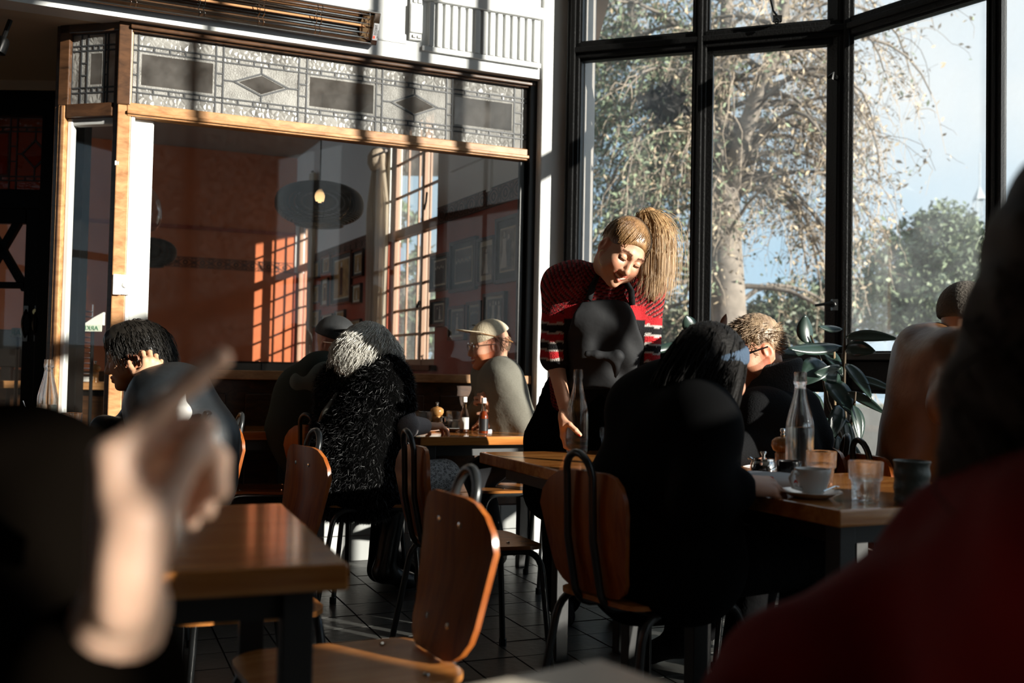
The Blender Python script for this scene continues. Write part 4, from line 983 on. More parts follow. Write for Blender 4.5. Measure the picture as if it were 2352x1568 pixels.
MB().tube([(-.09, 0, 0), (-.02, 0, .006), (.04, 0, .003)], [.003, .0025, .0035], 6).build('handle', chrome, fk)
for y in (-.006, -.002, .002, .006): MB().tube([(.04, y, .003), (.075, y, .0)], .0011, 5).build('tine', chrome, fk)
def napkin(base, rz, d, label, name='folded_napkin', cat='napkin'):
    o = MB().box((0, 0, .004), (*d, .008)); o.v = [(x, y, z + (.004 * (1 + math.sin(x * 30)) if z > .004 else 0)) for x, y, z in o.v]; o = o.build(name, mat('paper_white', (.78, .79, .82), .8), None, bevel=.002); o.location = base; o.rotation_euler = (0, 0, rz); return tag(o, label, cat)
napkin(at(1122, 990), .45, (.11, .07), 'folded white paper napkin in front of the hot sauce')
for k in range(3):
    o = MB().lathe([(.05, 0), (.068, .006), (.07, .008), (.05, .004), (0, .004)], 28).build('side_plate', [mat('plate_dark', (0, 0, 0)), china, china][k], None, smooth=True); o.location = at(1152, 984) + Vector((0, .02, .007 * k)); tag(o, ['dark side plate under two white ones behind the napkin', 'white side plate in the middle behind the napkin', 'white side plate topmost behind the napkin'][k], 'plate', 'side plates behind the napkin')
mill(0, at(1003, 986), 'pepper mill with a round wooden head on the partition table', 1.0, 'pepper mills')
mill(0, at(1797, 1090), 'pepper mill with a round wooden head beside the steel sugar pot', 1.0, 'pepper mills')
r = thing('sugar_jar', 'small glass sugar jar with a steel lid beside the pepper mill', 'jar', at(1022, 988)); MB().lathe([(.026, 0), (.03, .004), (.03, .05), (.026, .055)], 20).build('jar_glass', glassw, r, smooth=True, auto=40); MB().lathe([(.031, .045), (.031, .066), (.024, .074), (0, .075)], 20).build('lid', chrome, r, smooth=True, auto=40); MB().lathe([(0, .004), (.026, .005), (.026, .03), (0, .03)], 16).build('sugar', mat('brown_sugar', (.10, .06, .03), .9), r)
def sauce(base, label, m, lm, filled, grp='sauce bottles'):
    r = thing('sauce_bottle', label, 'bottle', base, 0, grp)
    MB().lathe([(.020, 0), (.0235, .004), (.0235, .085), (.020, .100), (.0105, .125), (.0095, .158), (.0095, .160)], 24).build('bottle_glass', glassw, r, smooth=True, auto=50)
    if filled: MB().lathe([(0, .003), (.0215, .005), (.0215, .083), (.0185, .098), (.0098, .115), (0, .115)], 20).build('sauce', m, r, smooth=True, auto=50)
    else: MB().lathe([(0, .003), (.0215, .005), (.0215, .022), (0, .022)], 20).build('sauce', m, r, smooth=True, auto=50)
    t = MB()
    for k in range(15):
        a0, a1 = -2.6 + 4.3 * k / 15, -2.6 + 4.3 * (k + 1) / 15; R = .0239
        t.quad((R * math.cos(a0), R * math.sin(a0), .018), (R * math.cos(a1), R * math.sin(a1), .018), (R * math.cos(a1), R * math.sin(a1), .078), (R * math.cos(a0), R * math.sin(a0), .078))
    t.build('label', lm, r, smooth=True)
    MB().lathe([(.0125, .155), (.0128, .160), (.0122, .180), (.0105, .182), (0, .182)], 16).build('cap', china, r, smooth=True, auto=40)
    return r
sauce(at(1066, 993), 'nearly empty clear sauce bottle with a white cap', mat('brown_sauce', (.10, .03, .01), .3), mat('clear_label', (.38, .38, .36), .5), False)
sauce(at(1110, 997), 'red hot sauce bottle with a black label and white cap', mat('hot_sauce', (.34, .05, .008), .2), mat('black_label', (.015, .015, .016), .35), True)
# right hand tables
r = thing('sugar_pot', 'squat polished steel sugar pot with a knobbed lid', 'pot', at(1753, 1098)); MB().lathe([(.036, 0), (.038, .004), (.040, .03), (.036, .052), (.030, .056)], 32).build('body', chrome, r, smooth=True, auto=50)
MB().lathe([(.035, .054), (.033, .060), (.012, .063), (.006, .065)], 28).build('lid', chrome, r, smooth=True, auto=50); MB().lathe([(.006, .064), (.005, .070), (.011, .078), (.009, .082), (0, .082)], 16).build('lid_knob', chrome, r, smooth=True, auto=60)
MB().tube([(-.034, .0, .057), (-.042, .0, .062), (-.046, 0, .058)], .004, 6).build('hinge', chrome, r)
blk = mat('black_glaze', (.012, .012, .013), .18, coat=.3); clay = mat('green_stoneware', (.085, .10, .09), .42, bump=.25, bscale=50, var=.25, vscale=8)
r = thing('black_cup', 'small black handleless cup between the pepper mill and coffee cup', 'cup', at(1812, 1108)); MB().lathe([(.028, 0), (.033, .004), (.036, .03), (.037, .062), (.036, .064), (.034, .06), (.031, .008), (0, .007)], 28).build('bowl', blk, r, smooth=True, auto=50)
cb = at(1862, 1142); saucer(cb, 'white saucer under the grey white coffee cup', .080)
r = thing('coffee_cup', 'white coffee cup with its handle to the left on a saucer', 'cup', cb + Vector((.005, 0, .006)), math.radians(200))
MB().lathe([(.022, 0), (.025, .003), (.034, .018), (.043, .045), (.046, .066), (.045, .068), (.043, .066), (.040, .045), (.030, .015), (0, .008)], 36).build('bowl', china, r, smooth=True, auto=60)
MB().tube([(.040, 0, .055), (.058, 0, .060), (.068, 0, .045), (.060, 0, .022), (.034, 0, .016)], [.006, .0055, .0055, .0055, .006], 10).build('handle', china, r, smooth=True); MB().lathe([(0, .055), (.0415, .055)], 28).build('coffee', mat('coffee', (.05, .025, .012), .15), r)
sp = thing('teaspoon', 'steel teaspoon on the saucer beside the coffee cup', 'spoon', cb + Vector((.055, .01, .02)), .9); MB().tube([(-.05, 0, 0), (.03, 0, .006)], .002, 6).build('handle', chrome, sp); MB().lathe([(0, -.003), (.009, 0), (0, .002)], 12, (.04, 0, .005), 1.5, 1).build('bowl', chrome, sp, smooth=True)
r = thing('stoneware_mug', 'tall ridged grey green stoneware mug at the right of the table', 'mug', at(2094, 1158))
prof = [(.036, 0), (.040, .004)] + [(.042 + .0012 * math.sin(z * 190), z) for z in np.linspace(.01, .10, 26)] + [(.0445, .104), (.0445, .107), (.0425, .108), (.039, .103), (.0385, .012), (0, .010)]
MB().lathe(prof, 36).build('body', clay, r, smooth=True, auto=60)
# folded menu with red upside down lettering
mp = at(1748, 1116); r = thing('folded_menu', 'folded white newsprint menu with red upside down letters under the hand', 'menu', mp, math.radians(10)); pw = mat('newsprint', (.62, .66, .70), .85, var=.08, vscale=30)
m = MB(); N = 12
vs = [(x, y, .018 + .028 * math.sin(PI * (1 - abs(x) / .17) * .5) * (1 if y < .0 else .6)) for y in (-.055, .02, .09) for x in np.linspace(-.13, .12, N)]
m.add(vs, [(j * N + i, j * N + i + 1, (j + 1) * N + i + 1, (j + 1) * N + i) for j in range(2) for i in range(N - 1)])
m.add([(x, -.055, z) for x, y, z in vs[:N]] + [(x, -.060, .001) for x, y, z in vs[:N]], [(i, i + 1, N + i + 1, N + i) for i in range(N - 1)]); o = m.build('paper', pw, r, smooth=True, auto=30); md = o.modifiers.new('thick', 'SOLIDIFY'); md.thickness = .002
for tx, x in (('M', .075), ('O', .0), ('Y', -.03), ('D', -.060)):
    o = lettering(tx, .036, mat('red_ink', (.62, .05, .03), .7), r, .0004, True); o.location = (x, -.0605, .034); o.rotation_euler = (math.radians(88), PI, 0)
napkin(at(1702, 1068), .3, (.12, .08), 'flat white napkin behind the folded menu')
# ------------------------------------------------------------------ rubber plant in its pot
leafm = mat('rubber_leaf', (.035, .065, .05), .28, coat=.35, var=.3, vscale=9, spec=.6); leafr = mat('young_leaf', (.20, .07, .03), .4)
pc = Vector((1.60, 4.80, 0)); r = thing('rubber_plant', 'rubber plant with large glossy leaves in a pale concrete pot by the window', 'plant', pc)
MB().lathe([(.13, .10), (.15, .11), (.175, .42), (.18, .44), (.165, .44), (.16, .40), (0, .40)], 32).build('pot', mat('concrete_pot', (.42, .45, .43), .8, bump=.3, bscale=30, var=.25, vscale=10), r, smooth=True, auto=50)
MB().lathe([(.20, .0), (.21, .01), (.21, .09), (.17, .10), (0, .10)], 32).build('pot_stand', mat('stand_white', (.68, .68, .64), .5), r, smooth=True, auto=50)
MB().lathe([(0, .405), (.16, .405)], 24).build('soil', mat('soil', (.02, .014, .01), 1.), r)
def wpt(u, v, Y): return P(u, v, Y) - pc
stems = [[(1945, 1010, 4.75), (1938, 900, 4.7), (1940, 800, 4.65), (1942, 735, 4.62)], [(1935, 1010, 4.8), (1900, 920, 4.75), (1885, 830, 4.75), (1862, 770, 4.75)], [(1930, 1020, 4.82), (1760, 900, 4.85), (1640, 800, 4.9), (1590, 745, 4.95)], [(1945, 1020, 4.75), (1960, 950, 4.6), (1965, 900, 4.5)]]
for st in stems:
    pts = [Vector((0, 0, .40))] + [wpt(*q) for q in st]; MB().tube(pts, [.011] + [.008] * (len(pts) - 2) + [.004], 7).build('stem', mat('stem_brown', (.10, .07, .04), .6), r, smooth=True)
def leaf(base, tip, wdt, side, m=leafm, fold=.25):
    b, t = wpt(*base), wpt(*tip); d = t - b; L = d.length; d.normalize(); sd_ = Vector(side); sd_ = (sd_ - d * sd_.dot(d)).normalized(); nn = d.cross(sd_); vs = []; fs = []; N = 10; w = wdt / FPX * base[2] / 2
    for i in range(N + 1):
        q = i / N; ww = w * math.sin(PI * q ** .8) ** .75 if 0 < q < 1 else .002
        c = b + d * L * q + nn * (.05 * L * math.sin(PI * q)) - Vector((0, 0, .06 * L * q * q))
        for s_ in (-1, -.5, 0, .5, 1): vs.append(c + sd_ * ww * s_ + nn * (abs(s_) * ww * fold))
    for i in range(N):
        for k in range(4): fs.append((i * 5 + k, i * 5 + k + 1, (i + 1) * 5 + k + 1, (i + 1) * 5 + k))
    o = MB().add(vs, fs).build('leaf', m, r, smooth=True); md = o.modifiers.new('t', 'SOLIDIFY'); md.thickness = .0012; return o
LV = [((1940, 775, 4.62), (2065, 772, 4.5), 30, (0, .5, .9)), ((1940, 800, 4.65), (2012, 803, 4.55), 40, (0, .4, 1)), ((1935, 755, 4.62), (1880, 745, 4.6), 22, (0, .6, .8)), ((1935, 795, 4.65), (1810, 790, 4.55), 34, (.1, .6, .8)),
      ((1856, 790, 4.75), (1850, 718, 4.75), 44, (1, .3, 0)), ((1942, 835, 4.65), (2003, 912, 4.5), 32, (.8, .3, .5)), ((1936, 860, 4.7), (1870, 850, 4.6), 46, (.2, .3, -.9)), ((1950, 865, 4.6), (2068, 898, 4.5), 22, (0, .6, .8)), ((1945, 900, 4.6), (2035, 945, 4.45), 24, (.2, .5, .8)),
      ((1900, 870, 4.7), (1960, 950, 4.55), 52, (.9, .2, .3)), ((1890, 830, 4.7), (1840, 880, 4.6), 60, (1, .2, .1)), ((1930, 930, 4.65), (1900, 1010, 4.6), 40, (1, .2, .1)), ((1940, 960, 4.65), (1958, 1060, 4.6), 26, (1, .2, .1)), ((1925, 1000, 4.7), (1920, 1085, 4.65), 24, (1, .2, 0)),
      ((1950, 1010, 4.65), (1990, 1085, 4.6), 16, (1, .2, .3)), ((1595, 760, 4.95), (1575, 722, 4.95), 38, (1, .2, 0)), ((1660, 760, 4.9), (1668, 718, 4.9), 18, (1, .2, .2), leafr), ((1560, 790, 4.95), (1500, 803, 4.9), 22, (0, .3, 1)), ((1890, 800, 4.75), (1935, 860, 4.65), 34, (1, .2, .3)), ((1860, 800, 4.78), (1795, 805, 4.75), 26, (0, .5, 1)),
      ((1900, 960, 4.72), (1870, 1040, 4.68), 44, (1, .1, .1)), ((1870, 900, 4.74), (1855, 975, 4.7), 50, (1, .2, 0)), ((1960, 930, 4.55), (1975, 1010, 4.5), 34, (1, .3, 0))]
for l in LV: leaf(*l)
cn = MB(); cn.tube([wpt(1918, 930, 4.7), wpt(1916, 800, 4.7)], .005, 6); cn.build('support_cane', mat('cane', (.45, .32, .18), .7), r)
# stool with red legs glimpsed beyond the table
b = P(2045, 1230, 4.3); r = thing('red_stool', 'stool with thin red legs beyond the right table', 'stool', (b.x + .1, b.y, 0))
for x, y in ((-.14, -.14), (.14, -.14), (-.14, .14), (.14, .14)): MB().tube([(x, y, 0), (x * .8, y * .8, .46)], .011, 8).build('leg', mat('red_enamel', (.6, .03, .02), .35), r)
MB().lathe([(.15, .46), (.165, .465), (.165, .485), (.15, .49), (0, .49)], 24).build('seat', blackg, r, smooth=True, auto=40); MB().tube([(-.125, -.125, .2), (.125, -.125, .2)], .008, 6).build('rung', MATS['red_enamel'], r)
# ------------------------------------------------------------------ outside
gz = MB().box((10, 36, -.45), (120, 60, .1)).build('ground', mat('grass', (.08, .10, .04), .9, var=.4, vscale=1.5)); struct(gz)
bark = mat('bark', (.26, .22, .18), .9, bump=.8, bscale=14, var=.4, vscale=7); twigm = mat('twig', (.36, .29, .22), .9)
dryleaf = mat('dry_leaf', (.20, .20, .12), .7, attr=True); green = mat('tree_leaf', (.10, .16, .07), .5, attr=True)
def limb_path(p0, d0, L, n, droop, wob, up=0.):
    pts = [p0]; d = d0.normalized(); st = L / n
    for i in range(n):
        d = (d + Vector(RNG.normal(0, wob, 3)) + Vector((0, 0, -droop * (i + 1) / n + up))).normalized(); pts.append(pts[-1] + d * st)
    return pts
def leaf_cloud(name, centers, size, m, parent, org, cols, stuff=True, flat=None):
    n = len(centers); C = np.asarray(centers); a = RNG.normal(size=(n, 3)); a /= np.linalg.norm(a, axis=1)[:, None]; b = np.cross(a, RNG.normal(size=(n, 3))); b /= np.linalg.norm(b, axis=1)[:, None]
    s = size * RNG.uniform(.6, 1.3, n)[:, None]
    v = np.stack([C - a * s, C + b * s * .42, C + a * s, C - b * s * .42], 1).reshape(-1, 3); f = np.arange(4 * n).reshape(-1, 4)
    c = np.repeat(cols, 4, axis=0); o = npmesh(name, v, f, m, parent, c, smooth=False, org=org if parent is None else None)
    if parent is not None: o.data.transform(Matrix.Translation(-Vector(org)))
    if stuff: o['kind'] = 'stuff'
    return o
TY = 14.0; tb_ = P(1672, 900, TY); troot = Vector((tb_.x, TY, -.4))
tr_ = thing('weeping_tree', 'tall weeping tree with bare drooping twigs outside the window', 'tree', troot)
tk, br, tw = MB(), MB(), MB(); leaves = []
def T(u, v, dy=0): return P(u, v, TY + dy)
mains_ = [([T(1672, 960), T(1670, 800), T(1668, 650), T(1664, 500), T(1668, 420)], [.36, .30, .26, .22, .18]),
          ([T(1668, 430), T(1652, 330, .2), T(1660, 200, .4), T(1668, 60, .6), T(1672, -120, .8), T(1676, -400, 1)], [.16, .14, .12, .10, .08, .03]),
          ([T(1670, 440), T(1700, 340, -.3), T(1735, 230, -.5), T(1770, 140, -.7), T(1800, 20, -.9), T(1820, -200, -1)], [.15, .13, .11, .09, .07, .03]),
          ([T(1660, 480), T(1600, 270, .5), T(1540, 190, .8), T(1480, 110, 1), T(1450, 40, 1.2), T(1440, -80, 1.3)], [.13, .12, .11, .10, .06, .02])]
for pts, rs in mains_: tk.tube(pts, rs, 10)
starts = []
for pts, rs in mains_:
    for i in range(len(pts) - 1):
        for q in RNG.uniform(0, 1, 9 if rs is not mains_[0][1] else 6): starts.append((pts[i].lerp(pts[i + 1], q), rs[i]))
for p0, r0 in starts:
    az = RNG.uniform(0, 2 * PI); d = Vector((math.cos(az), math.sin(az) * .5 + .22, RNG.uniform(.0, .8))); L = RNG.uniform(1.2, 2.9)
    if p0.z < 1.2: continue
    pts = limb_path(p0, d, L, 9, .55, .10); br.tube(pts, list(np.linspace(min(r0 * .35, .045), .010, len(pts))), 5)
    for k in range(12):
        i = RNG.integers(2, len(pts)); s0 = pts[i]; d2 = (pts[i] - pts[i - 1]).normalized() + Vector(RNG.normal(0, .55, 3))
        t2 = limb_path(s0, d2, RNG.uniform(.4, 1.2), 6, .55, .24); tw.tube(t2, list(np.linspace(.0065, .003, len(t2))), 3, caps=False)
        if t2[-1].z < .2: continue
        for _ in range(3):
            j = RNG.integers(1, len(t2)); t3 = limb_path(t2[j], Vector(RNG.normal(0, .6, 3)) + Vector((0, 0, -.3)), RNG.uniform(.25, .6), 4, .5, .28); tw.tube(t3, [.004, .0035, .003, .0025, .002], 3, caps=False)
            nl = 9 if t3[0].x < troot.x - .5 else 3
            for _k in range(nl): leaves.append(t3[RNG.integers(1, len(t3))] + Vector(RNG.normal(0, .05, 3)))
tk.build('trunk', bark, tr_, smooth=True, org=troot); br.build('branches', bark, tr_, smooth=True, org=troot); o = tw.build('twigs', twigm, tr_, org=troot); o['kind'] = 'stuff'
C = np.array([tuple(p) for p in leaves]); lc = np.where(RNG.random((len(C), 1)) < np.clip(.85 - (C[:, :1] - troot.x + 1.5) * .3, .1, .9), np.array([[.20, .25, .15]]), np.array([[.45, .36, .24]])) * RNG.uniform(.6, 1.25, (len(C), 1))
leaf_cloud('foliage', C, .045, dryleaf, tr_, troot, lc)
o = leaf_cloud('bird_nest', np.array([tuple(T(1530, 235, -1.4))]) + RNG.normal(0, .10, (500, 3)), .09, mat('nest', (.02, .018, .015), .9), tr_, troot, np.full((500, 3), .02))
def bush(name, label, u, v, Y, Rx, Rz, n, size, col, cat='bush', trunk=False, blobs=14):
    c = P(u, v, Y); org = Vector((c.x, Y, -.4)); r = thing(name, label, cat, org)
    cs = []
    for k in range(blobs):
        d = RNG.normal(size=3); d /= np.linalg.norm(d); bc = np.array([c.x, Y, c.z]) + d * np.array([Rx, Rx * .7, Rz]) * RNG.uniform(.35, .75); rr = Rx * RNG.uniform(.28, .45)
        m_ = n // blobs; q = RNG.normal(size=(m_, 3)); q /= np.linalg.norm(q, axis=1)[:, None]; cs.append(bc + q * rr * RNG.uniform(.75, 1.08, (m_, 1)))
    C = np.vstack(cs); lc = np.array([col]) * RNG.uniform(.45, 1.5, (len(C), 1)); leaf_cloud('foliage', C, size, green, r, org, lc)
    m = MB(); m.tube([(0, 0, 0), (.05, 0, (c.z + .4) * .5), (0, 0, c.z + .4)], [.14, .11, .05], 8)
    for k in range(6): a = k * 1.05; m.tube([(0, 0, (c.z + .4) * .5), (Rx * .5 * math.cos(a), Rx * .4 * math.sin(a), c.z + .4 + Rz * .3)], [.06, .02], 6)
    m.build('trunk', bark, r); return r
bush('evergreen_tree', 'dense rounded evergreen tree seen through the right hand window', 2125, 660, 21, 1.95, 1.75, 17000, .085, (.16, .20, .12), 'tree', blobs=24)
bush('hedge_bush', 'low green bush at the foot of the weeping tree, right', 1800, 740, 17, 1.0, .5, 4200, .07, (.13, .16, .10))
bush('hedge_bush', 'dark bush between the corner post and the weeping tree', 1925, 690, 19, .75, .85, 3800, .08, (.06, .09, .06))
bush('hedge_bush', 'low bush at the left edge of the big window', 1400, 640, 24, 1.1, .5, 3200, .09, (.12, .16, .07))
bush('hedge_bush', 'bushes behind the striped sleeve at sill height', 1530, 770, 17, 1.0, .5, 3200, .08, (.14, .15, .10))
gw = MB(); 
wls = struct(gw.box((3.2, 9.5, .2), (9, .3, 1.2)).build('wall_garden', mat('garden_wall', (.085, .085, .078), .9, bump=.5, bscale=12, var=.4, vscale=4)))
# buildings and greenery beyond the inner windows
b1 = bush('garden_tree', 'loose green tree outside the small paned window', 930, 640, 13.5, 1.0, 1.5, 4500, .075, (.10, .15, .08), 'tree')
# lattice radio mast
mb_ = P(2248, 880, 60); r = thing('radio_mast', 'thin lattice radio mast far beyond the evergreen tree', 'mast', (mb_.x, 60, -.4)); ht = P(2248, 458, 60).z + .4; mm_ = mat('mast_grey', (.42, .45, .48), .5)
for x, y in ((-.26, -.26), (.26, -.26), (.26, .26), (-.26, .26)): MB().tube([(x * 1.3, y * 1.3, 0), (x, y, ht)], .03, 5).build('leg', mm_, r)
lt = MB(); n_ = 13
for k in range(n_):
    z0, z1 = ht * k / n_, ht * (k + 1) / n_
    for (xa, ya), (xb, yb) in (((-.28, -.28), (.28, -.28)), ((.28, -.28), (.28, .28)), ((.28, .28), (-.28, .28)), ((-.28, .28), (-.28, -.28))): lt.tube([(xa, ya, z0), (xb, yb, z1)], .015, 4); lt.tube([(xa, ya, z1), (xb, yb, z1)], .015, 4)
lt.build('lattice', mm_, r); MB().tube([(0, 0, ht - .5), (0, 0, P(2248, 352, 60).z + .4)], .035, 5).build('antenna', mm_, r); MB().add([(-.3, -.3, ht), (.3, -.3, ht), (.3, .3, ht), (-.3, .3, ht), (0, 0, ht + .9)], [(0, 1, 4), (1, 2, 4), (2, 3, 4), (3, 0, 4)]).build('mast_head', mm_, r)
# ------------------------------------------------------------------ people: smooth fields turned into one surface
class F:
    def __init__(s): s.p = []
    def cap(s, a, b, ra, rb=None, k=.03, sub=False):
        a, b = np.array(a, float), np.array(b, float); rb = ra if rb is None else rb
        s.p.append(('c', a, b, ra, rb, k, sub, np.minimum(a - ra, b - rb), np.maximum(a + ra, b + rb))); return s
    def ell(s, c, r, R=None, k=.03, sub=False):
        c = np.array(c, float); r = np.array(r, float) if hasattr(r, '__len__') else np.array([r] * 3, float); m = r.max()
        s.p.append(('e', c, r, None if R is None else np.array(R, float), 0, k, sub, c - m, c + m)); return s
    def cut(s, pt, n, k=.01):           # keep the side opposite to n
        n = np.array(n, float); n /= np.linalg.norm(n); s.p.append(('h', np.array(pt, float), n, 0, 0, k, True, None, None)); return s
    def mesh(s, h, noise=0., nscale=20.):
        lo = np.min([q[7] for q in s.p if q[7] is not None and not q[6]], 0) - 3 * h - .02; hi = np.max([q[8] for q in s.p if q[8] is not None and not q[6]], 0) + 3 * h + .02
        n = np.ceil((hi - lo) / h).astype(int) + 1
        d = np.full(n, .25, np.float32); ax = [lo[i] + h * np.arange(n[i]) for i in range(3)]
        for t, a, b, ra, rb, k, sub, bl, bh in s.p:
            if bl is None: i0, i1 = np.zeros(3, int), n
            else:
                m = 2.2 * k + 3 * h + .03; i0 = np.clip(np.floor((bl - m - lo) / h).astype(int), 0, n); i1 = np.clip(np.ceil((bh + m - lo) / h).astype(int) + 1, 0, n)
            if (i1 <= i0).any(): continue
            X = ax[0][i0[0]:i1[0], None, None]; Y = ax[1][None, i0[1]:i1[1], None]; Z = ax[2][None, None, i0[2]:i1[2]]
            if t == 'c':
                ab = b - a; L2 = max(ab.dot(ab), 1e-9); q = np.clip(((X - a[0]) * ab[0] + (Y - a[1]) * ab[1] + (Z - a[2]) * ab[2]) / L2, 0, 1)
                e = np.sqrt((X - a[0] - q * ab[0]) ** 2 + (Y - a[1] - q * ab[1]) ** 2 + (Z - a[2] - q * ab[2]) ** 2) - (ra + (rb - ra) * q)
            elif t == 'e':
                x, y, z = X - a[0], Y - a[1], Z - a[2]
                if ra is not None:
                    R = ra; x, y, z = x * R[0, 0] + y * R[1, 0] + z * R[2, 0], x * R[0, 1] + y * R[1, 1] + z * R[2, 1], x * R[0, 2] + y * R[1, 2] + z * R[2, 2]
                k0 = np.sqrt((x / b[0]) ** 2 + (y / b[1]) ** 2 + (z / b[2]) ** 2); k1 = np.sqrt((x / b[0] ** 2) ** 2 + (y / b[1] ** 2) ** 2 + (z / b[2] ** 2) ** 2) + 1e-9
                e = k0 * (k0 - 1) / k1
            else: e = -((X - a[0]) * b[0] + (Y - a[1]) * b[1] + (Z - a[2]) * b[2])
            sl = (slice(i0[0], i1[0]), slice(i0[1], i1[1]), slice(i0[2], i1[2])); D = d[sl]
            if sub: hh = np.clip(.5 - .5 * (D + e) / k, 0, 1); d[sl] = D + (-e - D) * hh + k * hh * (1 - hh)
            else: hh = np.clip(.5 + .5 * (e - D) / k, 0, 1); d[sl] = e + (D - e) * hh - k * hh * (1 - hh)
        if noise:
            X, Y, Z = ax[0][:, None, None], ax[1][None, :, None], ax[2][None, None, :]; q = nscale
            d = d + noise * (np.sin(q * (X + .6 * Z) + 2 * np.sin(.7 * q * Y)) * np.sin(q * .9 * (Z - .3 * X) + 1.7 * np.sin(.5 * q * X)))
        return surfnet(d, lo, h)
def surfnet(d, lo, h):
    ins = d < 0; nx, ny, nz = d.shape; c = np.zeros((nx - 1, ny - 1, nz - 1), np.int8)
    for i in (0, 1):
        for j in (0, 1):
            for k in (0, 1): c += ins[i:nx - 1 + i, j:ny - 1 + j, k:nz - 1 + k]
    act = (c > 0) & (c < 8); idx = np.full(c.shape, -1, int); I = np.argwhere(act); idx[act] = np.arange(len(I))
    pos = np.zeros((len(I), 3)); cnt = np.zeros(len(I))
    for axis in range(3):
        o = [q for q in range(3) if q != axis]
        for a in (0, 1):
            for b in (0, 1):
                J = I.copy(); J[:, o[0]] += a; J[:, o[1]] += b; K = J.copy(); K[:, axis] += 1
                d0 = d[tuple(J.T)]; d1 = d[tuple(K.T)]; m = (d0 < 0) != (d1 < 0); t = d0[m] / (d0[m] - d1[m]); p = J[m].astype(float); p[:, axis] += t; pos[m] += p; cnt[m] += 1
    v = pos / np.maximum(cnt, 1)[:, None] * h + lo; fs = []
    for axis in range(3):
        o = [q for q in range(3) if q != axis]
        s0 = [slice(1, -1)] * 3; s0[axis] = slice(0, -1); s1 = [slice(1, -1)] * 3; s1[axis] = slice(1, None)
        A0, A1 = ins[tuple(s0)], ins[tuple(s1)]; E = np.argwhere(A0 != A1)
        if not len(E): continue
        flip = A0[tuple(E.T)]; B = E.copy(); B[:, o[0]] += 1; B[:, o[1]] += 1
        def g(a, b): Q = B.copy(); Q[:, o[0]] -= a; Q[:, o[1]] -= b; return idx[tuple(Q.T)]
        q = np.stack([g(1, 1), g(0, 1), g(0, 0), g(1, 0)], 1)
        if axis == 1: flip = ~flip
        q[~flip] = q[~flip][:, ::-1]; fs.append(q)
    f = np.vstack(fs); return v, f[(f >= 0).all(1)]
def frame(pos, fwd, up, s=1.):
    f = Vector(fwd).normalized(); u = Vector(up); u = (u - f * u.dot(f)).normalized(); l = u.cross(f)
    M = np.eye(4); M[:3, 0] = np.array(f) * s; M[:3, 1] = np.array(l) * s; M[:3, 2] = np.array(u) * s; M[:3, 3] = np.array(pos); return M
def tf(M, v): return np.asarray(v) @ M[:3, :3].T + M[:3, 3]
